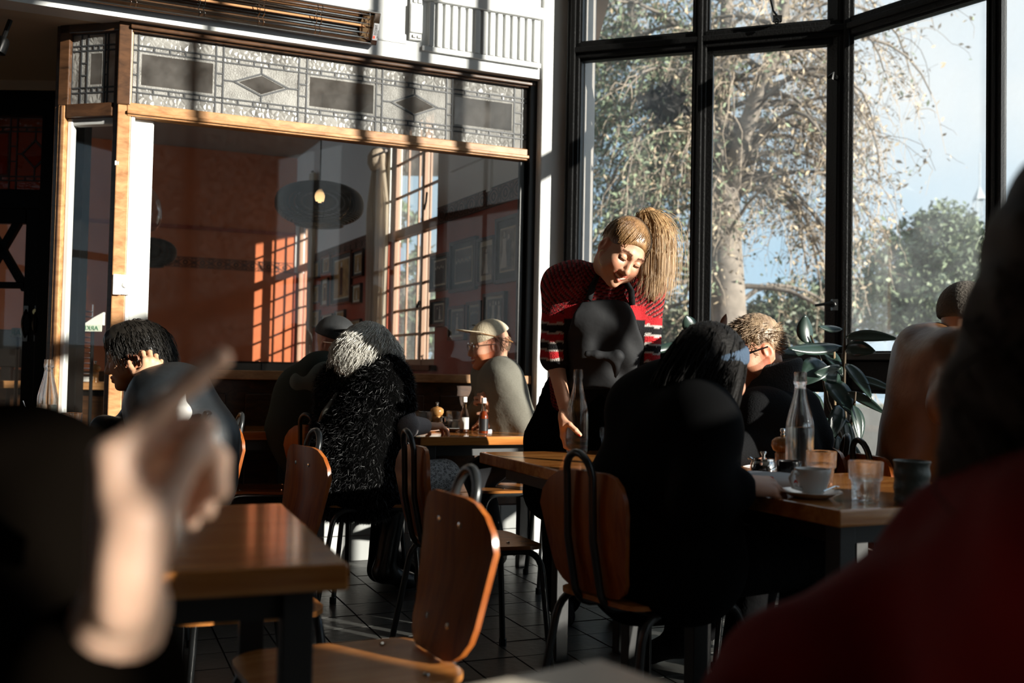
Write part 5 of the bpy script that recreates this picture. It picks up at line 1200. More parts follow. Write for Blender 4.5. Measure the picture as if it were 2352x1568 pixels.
def headmesh(M, smile=.0, beard=None, eyes='open', fem=True, h=.0032, skin=(1, 1, 1)):
    """a head facing +x, crown +z, origin mid head"""
    f = F(); jw = .0 if fem else .006
    f.ell((-.012, 0, .034), (.096, .077, .088)).ell((.022, 0, -.025), (.068, .062 + jw * .5, .085), k=.04).ell((.042, 0, -.072), (.042, .042 + jw, .036), k=.04)
    f.ell((.077, 0, -.098), (.020, .018 + jw, .016), k=.025); f.ell((-.04, 0, -.06), (.05, .05, .07), k=.04)
    for s in (1, -1):
        f.ell((.066, s * .040, -.028), (.026, .024, .024), k=.03); f.cap((.05, s * .052, -.06), (.0, s * .062, -.035), .016, .018, k=.03)
        f.cap((.082, s * .014, .026), (.070, s * .045, .024), .010, .009, k=.02)
    f.cap((.088, 0, .014), (.110, 0, -.030), .0085, .0115, k=.014); f.ell((.104, .0, -.034), (.012, .010, .009), k=.010)
    for s in (1, -1):
        f.ell((.097, s * .0125, -.036), (.010, .0075, .0075), k=.008); f.ell((.1, s * .033, .008), (.016, .020, .013), k=.016, sub=True)
        f.ell((.0795, s * .033, .007), (.0135, .0155, .0125), k=.003)
        if eyes == 'closed': f.cap((.0925, s * .022, .001), (.0885, s * .044, .002), .0022, k=.003)
        f.ell((-.006, s * .079, -.006), (.021, .009, .033), [[.93, 0, .36], [0, 1, 0], [-.36, 0, .93]], k=.006); f.ell((-.0, s * .088, -.004), (.011, .007, .018), k=.006, sub=True)
    zm = -.063; sm = smile; mw_ = .021 + .008 * sm; up_ = .009 * sm; op = .0035 * sm
    for s in (1, -1):
        f.cap((.100 - .001 * sm, 0, zm + .005 + op), (.086 - .002 * sm, s * mw_, zm + .002 + up_), .0055, .0035, k=.006)
        f.cap((.098 - .001 * sm, 0, zm - .009 - op), (.086 - .002 * sm, s * mw_ * .95, zm - .001 + up_), .0062, .0035, k=.006)
        f.cap((.106, 0, zm - .002), (.093, s * (mw_ + .001), zm + up_), .0016 + op * 1.1, .0014, k=.003, sub=True)
        if sm: f.cap((.088, s * .024, -.034), (.080, s * (mw_ + .012), zm + .006), .0014, k=.006, sub=True)
    v, q = f.mesh(h); c = np.ones((len(v), 3)) * np.array(skin)
    x, y, z = v.T; front = x > .06
    lip = front & (np.abs(y) < mw_ + .002) & (np.abs(z - zm - up_ * (y / mw_) ** 2) < .0115 * (1 - .5 * (y / mw_) ** 2) + op) & (x > .08); c[lip] = c[lip] * [.78, .42, .42]
    if smile: zc = zm - .001 + up_ * (y / mw_) ** 2; t = front & (np.abs(y) < mw_ * .8) & (z > zc - .003) & (z < zc + .0045) & (x > .08); c[t] = [1.35, 1.9, 2.4]; t2 = front & (np.abs(y) < mw_ * .85) & (z <= zc - .0022) & (z > zc - .0062); c[t2] *= .35
    brow = (x > .05) & (np.abs(z - .031 + np.abs(np.abs(y) - .03) * .15) < .0042) & (np.abs(y) > .013) & (np.abs(y) < .052); c[brow] = c[brow] * [.22, .16, .13]
    for s in (1, -1):
        e = np.sqrt((y - s * .033) ** 2 + ((z - .007) * 1.6) ** 2)
        if eyes == 'open': c[(x > .07) & (e < .0125)] = [1.3, 1.45, 1.6]; c[(x > .07) & (e < .0062)] = [.05, .035, .03]; c[(x > .07) & (e > .0115) & (e < .0155) & (z > .009)] *= .25
        else: c[(x > .075) & (np.abs(z - .001) < .0028) & (np.abs(y - s * .033) < .014)] *= .12
    ck = (x > .03) & (np.abs(np.abs(y) - .043) < .018) & (np.abs(z + .03) < .02); c[ck] = c[ck] * [1.0, .86, .84]
    er = np.abs(y) > .072; c[er & (np.abs(x) < .03)] = c[er & (np.abs(x) < .03)] * [1., .72, .66]
    if beard is not None: b = (z < -.035 + .02 * np.clip((.05 - x) / .06, 0, 1)) & (x > .0) & (z > -.125) & ~lip & ~((x > .09) & (z > -.045)); c[b] = c[b] * np.array(beard)
    return tf(M, v), q, c
def handmesh(M, curl=(.3, .35, .4, .45), spread=.08, thumb=(.55, .75, -.3), thumbcurl=.3, h=.0026, nails=None, mid=None, s=1.):
    """hand: wrist at the origin, fingers +x, thumb +y, back of the hand +z; curl bends the fingers towards -z"""
    f = F(); tips = []
    kn = [(.088, .030, .0), (.093, .009, .003), (.088, -.012, .002), (.078, -.031, -.002)]
    for i, (x, y, z) in enumerate(kn): f.cap((.0, y * .5, 0), (x, y, z), .015, .0105, k=.018)
    f.ell((.045, .0, -.004), (.05, .036, .014), k=.015); f.cap((.01, .018, -.004), (.045, .036, -.012), .016, .013, k=.018)
    Ls = [(.042, .025, .020), (.046, .029, .021), (.042, .027, .020), (.033, .020, .018)]; tipc = []
    for i in range(4):
        p = np.array(kn[i]); a = 0.; yaw = (1.5 - i) * spread; c = curl[i]; c = c if hasattr(c, '__len__') else (c, c * 1.15, c * .8); r = [.0088, .0082, .0076, .0066][:] if i < 3 else [.0075, .007, .0064, .0056]
        if i == 1: r = [.0092, .0086, .008, .007]
        for j in range(3):
            a += c[j]; d = np.array([math.cos(a) * math.cos(yaw), math.cos(a) * math.sin(yaw), -math.sin(a)]); q = p + d * Ls[i][j]; f.cap(p, q, r[j], r[j + 1], k=.004 if j else .009); p = q
        up = np.array([math.sin(a), 0, math.cos(a)]); tipc.append((p, d, up))
    p = np.array((.018, .026, -.006)); d = np.array(thumb, float); d /= np.linalg.norm(d); q = p + d * .044; f.cap(p, q, .014, .0105, k=.014)
    ax_ = np.array([-.5, .45, .0]) * 0 + np.array([.75, -.55, -.35]); ax_ /= np.linalg.norm(ax_)
    d2 = d + ax_ * thumbcurl; d2 /= np.linalg.norm(d2); q2 = q + d2 * .032; f.cap(q, q2, .0105, .0095, k=.005); d3 = d2 + ax_ * thumbcurl; d3 /= np.linalg.norm(d3); q3 = q2 + d3 * .024; f.cap(q2, q3, .0095, .0078, k=.004)
    tipc.append((q3, d3, np.array([0, .5, .85])))
    v, q = f.mesh(h); c = np.ones((len(v), 3))
    if nails is not None:
        for p, d, u in tipc: m = (np.linalg.norm(v - (p + d * .003 + u * .006), axis=1) < .0075); c[m] = nails
    return tf(M, v * s), q, c
def mid(a, b, t=.5): return np.array(a) * (1 - t) + np.array(b) * t
def body_field(J, g=0., legs=True, arms=True, sleeve=(1, 1), k=.05, w=1., shirt=False):
    """torso, arms and legs from joints; g inflates it for clothes"""
    f = F(); sl, sr, hl, hr = (np.array(J[q]) for q in ('shl', 'shr', 'hpl', 'hpr')); C = mid(sl, sr); Pv = mid(hl, hr); nk = np.array(J['neck'])
    f.cap(mid(sl, sr, .18), mid(hl, hr, .12), (.088 + g) * w, (.105 + g) * w, k=k).cap(mid(sl, sr, .82), mid(hl, hr, .88), (.088 + g) * w, (.105 + g) * w, k=k)
    f.cap(mid(C, Pv, .12), mid(C, Pv, .9), (.10 + g) * w, (.115 + g) * w, k=k); f.cap(mid(C, nk, -.1), sl, .06 + g, .058 + g, k=k).cap(mid(C, nk, -.1), sr, .06 + g, .058 + g, k=k)
    if 'bust' in J:
        for p in J['bust']: f.ell(p, .058 + g, k=.07)
    if arms:
        for s, t in (('l', sleeve[0]), ('r', sleeve[1])):
            if 'el' + s not in J: continue
            a, b, c = np.array(J['sh' + s]), np.array(J['el' + s]), np.array(J['wr' + s])
            if t <= 0: continue
            b2 = mid(a, b, min(t, .5) * 2 if t < .5 else 1)
            f.cap(a, b2, .054 + g, .043 + g * 1.2, k=.03)
            if t >= .5: f.cap(b, mid(b, c, (t - .5) * 2), .043 + g, (.030 + (.043 - .030) * (1 - (t - .5) * 2)) + g, k=.02)
    if legs and 'knl' in J:
        for s in 'lr': f.cap(J['hp' + s], J['kn' + s], .088 + g, .062 + g, k=.04).cap(J['kn' + s], J['an' + s], .060 + g, .040 + g, k=.03)
    return f
def add_skin(J, M, parts, g=-.006, legs=True, neckr=.055, h=.012, arms=True):
    f = body_field(J, g, legs, arms); hd = tf(M, [(-.03, 0, -.045)])[0]; f.cap(J['neck'], hd, neckr * 1.08, neckr, k=.04)
    if legs and 'tol' in J:
        for s in 'lr': f.cap(J['an' + s], J['to' + s], .042, .032, k=.03)
    v, q = f.mesh(h); parts.insert(0, (v, q))
    # a finer neck, shared with the head
    n = F().cap(mid(J['neck'], hd, -.15), hd, neckr * 1.08, neckr, k=.03); parts.append(n.mesh(.007)); return parts
skinm = mat('skin', (.62, .33, .20), .5, attr=True, sss=.12, bump=.05, bscale=120); 
def person(name_label, parts, loc, group=None, m=None, tone=(.62, .33, .21)):
    v, q, c = join(parts); o = npmesh('person', v, q, m or skinm, None, np.clip(c * np.array(tone), 0, 1), org=loc); return tag(o, name_label, 'person', group)
def part(name, vq, m, par, cols=None):
    o = npmesh(name, vq[0], vq[1], m, par, cols); o.data.transform(Matrix.Translation(-par.location)); return o
def strands(M, roots, fn, n, r=.0012, seg=9, jit=.004, side=3):
    """hair strands as thin three sided tubes; fn(root, t, random) -> local point"""
    mb_v, mb_f = [], []; b = 0
    for root in roots:
        rs = RNG.normal(size=4); pts = np.array([fn(root, t, rs) for t in np.linspace(0, 1, seg)]); pts = tf(M, pts)
        tg = np.gradient(pts, axis=0); tg /= np.linalg.norm(tg, axis=1)[:, None] + 1e-9; u = np.cross(tg, RNG.normal(size=3)); u /= np.linalg.norm(u, axis=1)[:, None] + 1e-9; w = np.cross(tg, u)
        rr = r * (1 - .75 * np.linspace(0, 1, seg) ** 2)[:, None]
        for k in range(side): a = 2 * PI * k / side; mb_v.append(pts + (u * math.cos(a) + w * math.sin(a)) * rr)
        for k in range(side):
            k2 = (k + 1) % side; i = np.arange(seg - 1); mb_f.append(np.stack([b + k * seg + i, b + k2 * seg + i, b + k2 * seg + i + 1, b + k * seg + i + 1], 1))
        b += side * seg
    return np.vstack(mb_v), np.vstack(mb_f)
def scalp(n, zmin=.0, front=.075):
    out = []
    while len(out) < n:
        d = RNG.normal(size=3); d /= np.linalg.norm(d); p = np.array([-.012, 0, .034]) + d * np.array([.1, .081, .092])
        if p[2] > zmin - .5 * max(0, -p[0]) and not (p[0] > front - .3 * max(0, .07 - p[2]) * 0 and p[2] < .075): out.append(p)
    return out
def hairm(name, c1, rough=.42, c2=None): return mat(name, c1, rough, var=.45, vscale=26, stretch=(1, 1, .25), col2=c2, bump=.5, bscale=90, spec=.6)
def hat_shell(M, dz=.0, g=.012, zcut=.045, tilt=.0, k=.01):
    f = F().ell((-.012, 0, .036 + dz), (.100 + g, .081 + g, .092 + g)); f.cut((0, 0, zcut), (tilt, 0, -1)); v, q = f.mesh(.005); return tf(M, v), q
clothb = mat('black_cloth', (.0035, .0035, .004), .9, bump=.5, bscale=30, sheen=.0, spec=.08)
def offs(M, p): return tf(M, [p])[0]

# ---- the waitress
HW = frame(P(1428, 578, 3.86), (.24, -.80, -.55), (.50, -.25, .82), 1.06)
J = dict(shr=P(1288, 655, 4.02), shl=P(1484, 660, 4.02), neck=P(1393, 622, 4.02), elr=P(1276, 832, 4.03), wrr=P(1300, 950, 3.93), ell=P(1478, 838, 4.02), wrl=P(1425, 962, 3.90),
         hpr=P(1310, 955, 4.30), hpl=P(1430, 955, 4.30), bust=[P(1345, 740, 3.97), P(1430, 740, 3.97)])
for s, u in (('r', 1300), ('l', 1440)):
    b = P(u, 955, 4.34); J['kn' + s] = (b.x, b.y, .50); J['an' + s] = (b.x, b.y + .03, .09); J['to' + s] = (b.x, b.y - .12, .04)
parts = [headmesh(HW, smile=1., eyes='closed', h=.0030)]
hp = np.array(P(1300, 950, 3.93)); Mh = frame(hp, (.12, -.12, -.98), (-.75, .66, -.1), 1.)   # hand pointing down, back of the hand to the left
parts.append(handmesh(frame(P(1297, 948, 3.935), (.10, .05, -1), (-.85, .5, 0), 1.), curl=((.25, .75, .5), (.3, .8, .5), (.35, .85, .5), (.45, .9, .5)), spread=.10, thumb=(.62, .3, -.85), thumbcurl=.35, nails=[.8, .06, .05]))
parts.append(handmesh(frame(P(1425, 962, 3.90), (-.1, -.35, -.9), (.5, -.7, .2), 1.), curl=(.3, .35, .4, .4)))
Wt = person('smiling waitress with a ponytail leaning over the table in a black apron', add_skin(J, HW, parts, h=.011), (J['hpl'][0], J['hpl'][1], 0))
# striped sweater
f = F(); g = .016; sl, sr = np.array(J['shl']), np.array(J['shr']); Cc = mid(sl, sr)
f = body_field(J, g, legs=False, sleeve=(0, 0)); f.cap(sl, mid(sl, J['ell'], .93), .072, .066, k=.035); f.cap(sr, mid(sr, J['elr'], .93), .072, .066, k=.035)
v, q = f.mesh(.0062, .0012, 55)
nkp = np.array(J['neck']); keep_dir = nkp - Cc
def near_axis(v, a, b): ab = b - a; t = ((v - a) @ ab) / ab.dot(ab); return t, np.linalg.norm(v - a - np.clip(t, 0, 1)[:, None] * ab, axis=1)
def sweater_cols(v):
    c = np.zeros((len(v), 3)); up = v[:, 2]; R_, K_, W_ = np.array([.50, .022, .028]), np.array([.012, .011, .012]), np.array([.55, .50, .46])
    # yoke: thin wavy rows
    d = np.linalg.norm((v - nkp) * [1, .8, 1.2], axis=1); row = (d + .0025 * np.sin(v[:, 0] * 60)) % .0155
    c[:] = R_ * .75; c[row < .0055] = K_; c[(row > .0125)] = [.42, .12, .11]
    for a, b in ((sl, np.array(J['ell'])), (sr, np.array(J['elr']))):
        L = np.linalg.norm(b - a); t, r_ = near_axis(v, a, b); s_ = .93 * L - t * L + .066; m = (r_ < .085) & (t > .18) & (t < 1.6)
        bands = ((.0, .052, K_), (.052, .060, W_), (.060, .088, R_), (.088, .096, W_), (.096, .122, K_), (.122, .130, W_), (.130, .158, R_), (.158, .166, W_), (.166, .195, K_), (.195, .203, W_), (.203, .235, R_))
        wv = s_ + .003 * np.sin(v[:, 0] * 90)
        for b0, b1, col in bands: c[m & (wv >= b0) & (wv < b1)] = col
    fr = (v[:, 2] < P(1400, 700, 3.95).z) & (np.abs(v[:, 0] - Cc[0]) < .16); c[fr & (v[:, 2] > P(1400, 735, 3.95).z)] = R_; c[fr & (v[:, 2] <= P(1400, 735, 3.95).z)] = K_
    return c
sw_ = part('sweater', (v, q), mat('knit', (1, 1, 1), .9, attr=True, var=.35, vscale=160, bump=.6, bscale=220, spec=.2), Wt, sweater_cols(v))
# trousers
f = F()
for s in 'rl': f.cap(J['hp' + s], J['kn' + s], .125, .10, k=.06).cap(J['kn' + s], J['an' + s], .10, .085, k=.05)
f.cap(mid(Cc, mid(J['hpl'], J['hpr']), .62), mid(J['hpl'], J['hpr']), .12, .16, k=.06); part('trousers', f.mesh(.014), clothb, Wt)
for s in 'rl': part('shoe', F().cap(J['an' + s], J['to' + s], .05, .04).cap(J['to' + s], np.array(J['to' + s]) + [0, -.07, 0], .04, .03).mesh(.008), clothb, Wt)
# apron: the front of a slightly larger body, kept where the bib and skirt are
apm = mat('apron_cloth', (.016, .0165, .018), .75, bump=.35, bscale=14, spec=.3)
cl = P(1385, 760, 3.95).x; zt, zw = P(1385, 694, 3.93).z, P(1385, 800, 3.98).z
f = body_field(J, g + .015, legs=False, sleeve=(0, 0)); f.cap(P(1352, 742, 3.97), P(1425, 742, 3.97), .078, k=.05).cap(P(1352, 800, 4.0), P(1430, 800, 4.0), .088, k=.05).cap(P(1345, 870, 4.06), P(1435, 870, 4.06), .10, k=.05)
for s in (1, -1): f.cut((cl + s * .10, 4, zt), (s * (zt - zw), 0, zt - zw and .062), .006)
f.cut((cl, 4, zt + .004), (0, 0, 1), .008).cut((cl, 4, zw - .16), (0, 0, -1), .01).cut((cl, mid(Cc, mid(J['hpl'], J['hpr']))[1] - .03, 0), (0, 1, 0))
part('apron', f.mesh(.0065, .0075, 30), apm, Wt)
f = F().cap(P(1310, 900, 4.14), P(1425, 900, 4.14), .14, k=.05).cap(P(1290, 1010, 4.16), P(1440, 1010, 4.16), .17, .17, k=.08).cap(P(1290, 1120, 4.18), P(1450, 1120, 4.18), .17, .17, k=.08); f.cut((0, 4.22, 0), (0, -1, 0)); part('apron_skirt', f.mesh(.012, .006, 16), clothb, Wt)
m = MB()
m.tube([P(1352, 688, 3.90), P(1362, 655, 3.915), P(1376, 625, 3.95), P(1392, 602, 4.02)], [.014, .013, .012, .012], 6); m.tube([P(1452, 700, 3.90), P(1450, 668, 3.89), P(1436, 645, 3.91), P(1422, 632, 3.97)], [.013, .013, .012, .012], 6)
part('apron_strap', (np.array(m.v), [f for f in m.f]), apm, Wt) if 0 else m.build('apron_strap', apm, Wt, smooth=True, org=Wt.location)
part('apron_fold', F().cap(P(1352, 812, 3.865), P(1418, 820, 3.855), .016, .022, k=.03).cap(P(1418, 820, 3.855), P(1414, 866, 3.875), .022, .008, k=.02).mesh(.006, .004, 60), apm, Wt)
m = MB(); m.add([P(1440, 872, 4.0), P(1432, 890, 4.0), P(1388, 942, 3.96), P(1392, 950, 3.96), P(1430, 942, 3.98), P(1438, 900, 4.0)], [(0, 1, 2, 3, 4, 5)]); m.add([P(1440, 872, 4.02), P(1432, 890, 4.02), P(1388, 942, 3.98), P(1392, 950, 3.98), P(1430, 942, 4.0), P(1438, 900, 4.02)], [(0, 1, 2, 3, 4, 5)]); m.build('order_pad', mat('grey_paper', (.25, .25, .26), .8), Wt, org=Wt.location)
# hair, ponytail, earrings
hw = hairm('honey_hair', (.42, .24, .10), .38, (.16, .075, .03))
f = F().ell((-.016, 0, .040), (.103, .084, .094)); f.ell((.105, 0, -.035), (.085, .078, .098), k=.02, sub=True); f.cut((0, 0, -.065), (0, 0, -1)); f.ell((.02, .08, -.03), (.03, .05, .045), k=.01, sub=True).ell((.02, -.08, -.03), (.03, .05, .045), k=.01, sub=True)
v, q = f.mesh(.0042); hair = part('hair', (tf(HW, v), q), hw, Wt)
tie = np.array([-.055, .035, .125])
def comb(root, t, rs):
    p = root * 1.02 * (1 - t) + tie * t; c = np.array([-.012, 0, .034]); d = p - c; k = np.sqrt(((d / [.106, .087, .098]) ** 2).sum()); p = c + d / k * (1 + .004 * abs(rs[1])); return p if t < .97 else tie
part('hair_strands', strands(HW, [r_ for r_ in scalp(1500, .03, .2) if r_[0] < .072 or r_[2] > .088], comb, 0, .0010), hw, Wt)
def W3(u, v, Y): return np.array(P(u, v, Y))
tail = [W3(1474, 497, 3.93), W3(1492, 492, 3.94), W3(1505, 520, 3.95), W3(1508, 580, 3.95), W3(1506, 640, 3.94), W3(1500, 690, 3.93)]
def lerp_path(P_, t): x = t * (len(P_) - 1); i = min(int(x), len(P_) - 2); return P_[i] * (1 - (x - i)) + P_[i + 1] * (x - i)
Lm = (mat('pony_hair', (.62, .40, .20), .4, var=.35, vscale=20))
def pony(root, t, rs): w = .010 + .030 * min(1, t * 1.8); return lerp_path(tail, t * (.78 + .2 * abs(math.tanh(rs[3])))) + np.array([rs[0] * w * .85, rs[1] * w, rs[2] * w * .35])
part('ponytail', strands(np.eye(4), [0] * 1500, pony, 0, .0010, 12), Lm, Wt)
f = F(); f.cap(tail[0], tail[1], .018, .022).cap(tail[1], tail[2], .022, .028).cap(tail[2], tail[3], .028, .030).cap(tail[3], tail[4], .030, .022).cap(tail[4], tail[5], .020, .008); part('ponytail_core', f.mesh(.006), hw, Wt)
m = MB(); cc = tail[0]; dd = Vector(tail[1] - tail[0]).normalized(); u1 = dd.orthogonal().normalized(); u2 = dd.cross(u1)
for k in range(2): m.tube([Vector(cc) + dd * (.006 + .012 * k) + (u1 * math.cos(t) + u2 * math.sin(t)) * .021 for t in np.linspace(0, 2 * PI, 15)[:-1]], .006, 6, closed=True)
m.build('hair_tie', blackg, Wt, smooth=True, org=Wt.location)
for s, c in ((-1, P(1384, 592, 3.80)), (1, P(1470, 622, 3.92))):
    m = MB(); m.tube([Vector(c) + Vector((.024 * math.cos(t) * .75, .018 * math.cos(t), .030 * math.sin(t))) for t in np.linspace(0, 2 * PI, 22)[:-1]], .0012, 5, closed=True); m.build('hoop_earring', brass, Wt, org=Wt.location)

# ---- man in the beige cap
HC = frame(P(1124, 796, 5.40), (-.93, -.34, -.10), (.05, 0, 1), 1.04)
J = dict(shl=P(1158, 872, 5.22), shr=P(1126, 868, 5.58), neck=P(1146, 850, 5.42), ell=P(1202, 975, 5.22), wrl=P(1140, 968, 5.26), elr=P(1085, 965, 5.55), wrr=P(1118, 915, 5.30), hpl=P(1188, 1035, 5.30), hpr=P(1180, 1035, 5.56))
for s, dy in (('l', 0), ('r', .2)):
    b = P(1100, 1085, 5.32 + dy); J['kn' + s] = (b.x, b.y, .50); J['an' + s] = (b.x + .10, b.y, .09); J['to' + s] = (b.x - .05, b.y, .04)
parts = [headmesh(HC, smile=.8, fem=False, beard=(.9, .62, .45)), handmesh(frame(P(1146, 922, 5.23), (-.8, -.1, .25), (.2, -.9, .3)), curl=(.8, .9, 1.0, 1.0)), handmesh(frame(P(1140, 968, 5.26), (-.85, .35, -.05), (0, -.25, 1)), curl=(.6, .65, .7, .7), thumb=(.8, .4, -.3))]
cp = person('laughing man in a beige cap and round glasses facing left at the far table', add_skin(J, HC, parts), (0.02, 5.36, 0), tone=(.66, .34, .22))
olive = mat('olive_sweat', (.21, .20, .165), .95, bump=.35, bscale=18, spec=.2, var=.2, vscale=200)
f = body_field(J, .022, legs=False, w=1.12); f.cap(J['neck'], mid(J['neck'], offs(HC, (-.03, 0, -.05)), .45), .075, .068, k=.03); part('sweatshirt', f.mesh(.009, .004, 26), olive, cp)
f = F()
for s in 'lr': f.cap(J['hp' + s], J['kn' + s], .105, .08, k=.05).cap(J['kn' + s], J['an' + s], .078, .06, k=.03)
part('jeans', f.mesh(.013), mat('dark_denim', (.012, .013, .016), .85), cp)
bootm = mat('tan_boot', (.40, .33, .24), .7, bump=.3, bscale=30)
for s in 'lr': part('boot', F().cap(np.array(J['an' + s]) + [0, 0, .05], J['an' + s], .052).cap(J['an' + s], J['to' + s], .052, .045).cap(J['to' + s], np.array(J['to' + s]) + [-.06, 0, 0], .045, .035).cut((0, 0, .012), (0, 0, -1)).mesh(.007), bootm, cp)
capm = mat('beige_cap', (.66, .56, .40), .85, bump=.3, bscale=120)
v, q = hat_shell(HC, .004, .013, .048, -.35); part('cap_crown', (v, q), capm, cp)
m = MB(); N = 12; vs = []
for j in range(5):
    for i in range(N + 1):
        a = -1.15 + 2.3 * i / N; r_ = j / 4; vs.append((.078 * math.cos(a) + .018 + r_ * .078 * math.cos(a) ** .8, .088 * math.sin(a) * (1 - .12 * r_), .066 + .020 * math.cos(a) - .0 * r_ + .014 * r_ - .010 * (math.sin(a) ** 2) * r_))
bv = tf(HC, vs); o = part('cap_brim', (bv, [(j * (N + 1) + i, j * (N + 1) + i + 1, (j + 1) * (N + 1) + i + 1, (j + 1) * (N + 1) + i) for j in range(4) for i in range(N)]), capm, cp); md = o.modifiers.new('t', 'SOLIDIFY'); md.thickness = .004
m = MB(); m.tube([V(offs(HC, (-.012 + .115 * math.cos(a), .096 * math.sin(a), .050 + .036 * math.cos(a)))) for a in np.linspace(0, 2 * PI, 33)[:-1]], .0022, 4, closed=True); m.build('cap_band', mat('rust_band', (.42, .18, .05), .7), cp, org=cp.location)
m = MB(); 
for k in range(14): c = offs(HC, (.075 - .02 * (k % 3), .03 - .012 * (k // 3), .118 - .012 * (k % 3) + .0)); m.box(c, (.009, .009, .006), Matrix.Rotation(k, 3, 'Z'))
m.build('cap_badge', mat('badge_dark', (.03, .025, .02), .7), cp, org=cp.location)
def glasses(HM, par, m, rr=.021, round_=True, lens=True, t=.0016):
    g_ = MB(); 
    for s in (1, -1): g_.tube([V(offs(HM, (.106 - .008 * abs(math.cos(a)) * .4, s * .034 + rr * math.cos(a), .006 + rr * (1 if round_ else .75) * math.sin(a)))) for a in np.linspace(0, 2 * PI, 19)[:-1]], t, 5, closed=True); g_.tube([V(offs(HM, (.100, s * (.034 + rr), .010))), V(offs(HM, (.05, s * .082, .014))), V(offs(HM, (-.005, s * .086, .012)))], t, 5)
    g_.tube([V(offs(HM, (.107, -.012, .010))), V(offs(HM, (.112, 0, .013))), V(offs(HM, (.107, .012, .010)))], t, 5); o = g_.build('glasses', m, par, org=par.location)
    if lens:
        for s in (1, -1): l_ = MB(); l_.add([V(offs(HM, (.105, s * .034 + rr * math.cos(a), .006 + rr * math.sin(a)))) for a in np.linspace(0, 2 * PI, 15)[:-1]], [tuple(range(14))]); l_.build('lens', pane_mat('lens_glass', (.97, .97, .97), .12), o, org=par.location)
    return o
glasses(HC, cp, chrome)
sh_hair = hairm('sandy_hair', (.30, .19, .10), .5, (.12, .07, .035))
def short(root, t, rs): d = root - np.array([-.012, 0, .034]); d /= np.linalg.norm(d); return root * .965 + d * (.006 * t) + np.array([-.006 * t, .004 * rs[1] * t, -.012 * t])
rts = [p for p in scalp(1600, -.01, .06) if -.035 < p[2] < .05 and p[0] < .045 and not (abs(p[1]) > .06 and abs(p[0]) < .035 and p[2] < .03)]; part('hair', strands(HC, rts, short, 0, .0011, 4), sh_hair, cp)

# ---- silver haired woman
HS = frame(P(850, 818, 4.58), (.55, .80, -.20), (0, .1, 1), 1.12)
J = dict(shl=P(775, 882, 4.70), shr=P(900, 882, 4.44), neck=P(845, 868, 4.58), elr=P(932, 978, 4.44), wrr=P(975, 978, 4.80), ell=P(735, 985, 4.75), wrl=P(800, 975, 4.95), hpl=P(770, 1120, 4.66), hpr=P(868, 1120, 4.55))
for s in 'lr': b = np.array(J['hp' + s]); J['kn' + s] = b + [.28, .22, .03]; J['an' + s] = (b[0] + .22, b[1] + .12, .10); J['to' + s] = (b[0] + .32, b[1] + .22, .04)
J['ank'] = 0
parts = [headmesh(HS, h=.0045), handmesh(frame(J['wrr'], (.8, .6, 0), (0, 0, 1)), curl=(.6, .6, .6, .6))]
sl_ = person('silver haired woman in a shaggy black vest with her back turned', add_skin(J, HS, parts), (-.69, 4.62, 0))
part('grey_sleeve', F().cap(J['shr'], J['elr'], .062, .053).cap(J['elr'], J['wrr'], .053, .038).mesh(.008, .001, 60), mat('grey_knit', (.26, .23, .225), .95, var=.25, vscale=250, bump=.3, bscale=200), sl_)
part('left_sleeve', F().cap(J['shl'], J['ell'], .062, .053).cap(J['ell'], J['wrl'], .053, .038).mesh(.01), MATS['grey_knit'], sl_)
f = body_field(J, .035, legs=False, sleeve=(.18, .22), w=1.12); f.cap(P(800, 1000, 4.6), P(790, 1095, 4.55), .16, .17, k=.08).cap(P(860, 1000, 4.5), P(850, 1060, 4.48), .14, .13, k=.08); v, q = f.mesh(.011, .006, 14)
fz = mat('shag', (.010, .010, .011), .5, spec=.6); part('vest', (v, q), mat('vest_backing', (.002, .002, .002), .95, spec=.0), sl_)
tri = v[q]; nrm = np.cross(tri[:, 1] - tri[:, 0], tri[:, 3] - tri[:, 0]); ar = np.linalg.norm(nrm, axis=1); nrm /= ar[:, None] + 1e-12
pick = RNG.choice(len(q), 26000, p=ar / ar.sum()); w_ = RNG.random((26000, 2)); base = tri[pick, 0] + (tri[pick, 1] - tri[pick, 0]) * w_[:, :1] + (tri[pick, 3] - tri[pick, 0]) * w_[:, 1:]
dr = nrm[pick] * .8 + RNG.normal(0, .5, (26000, 3)) + [0, 0, -.5]; dr /= np.linalg.norm(dr, axis=1)[:, None]; sd2 = np.cross(dr, RNG.normal(size=(26000, 3))); sd2 /= np.linalg.norm(sd2, axis=1)[:, None]; L_ = RNG.uniform(.012, .028, (26000, 1))
fv = np.stack([base - sd2 * .0008, base + sd2 * .0008, base + dr * L_], 1).reshape(-1, 3); o = npmesh('shag_pile', fv, np.arange(78000).reshape(-1, 3), fz, sl_, smooth=False); o.data.transform(Matrix.Translation(-sl_.location)); o['kind'] = 'stuff'
m = MB(); m.tube([P(800, 872, 4.50), P(775, 905, 4.47), P(745, 945, 4.48), P(733, 975, 4.52)], .012, 6); m.build('bag_strap', mat('grey_leather', (.06, .058, .05), .5), sl_, smooth=True, org=sl_.location)
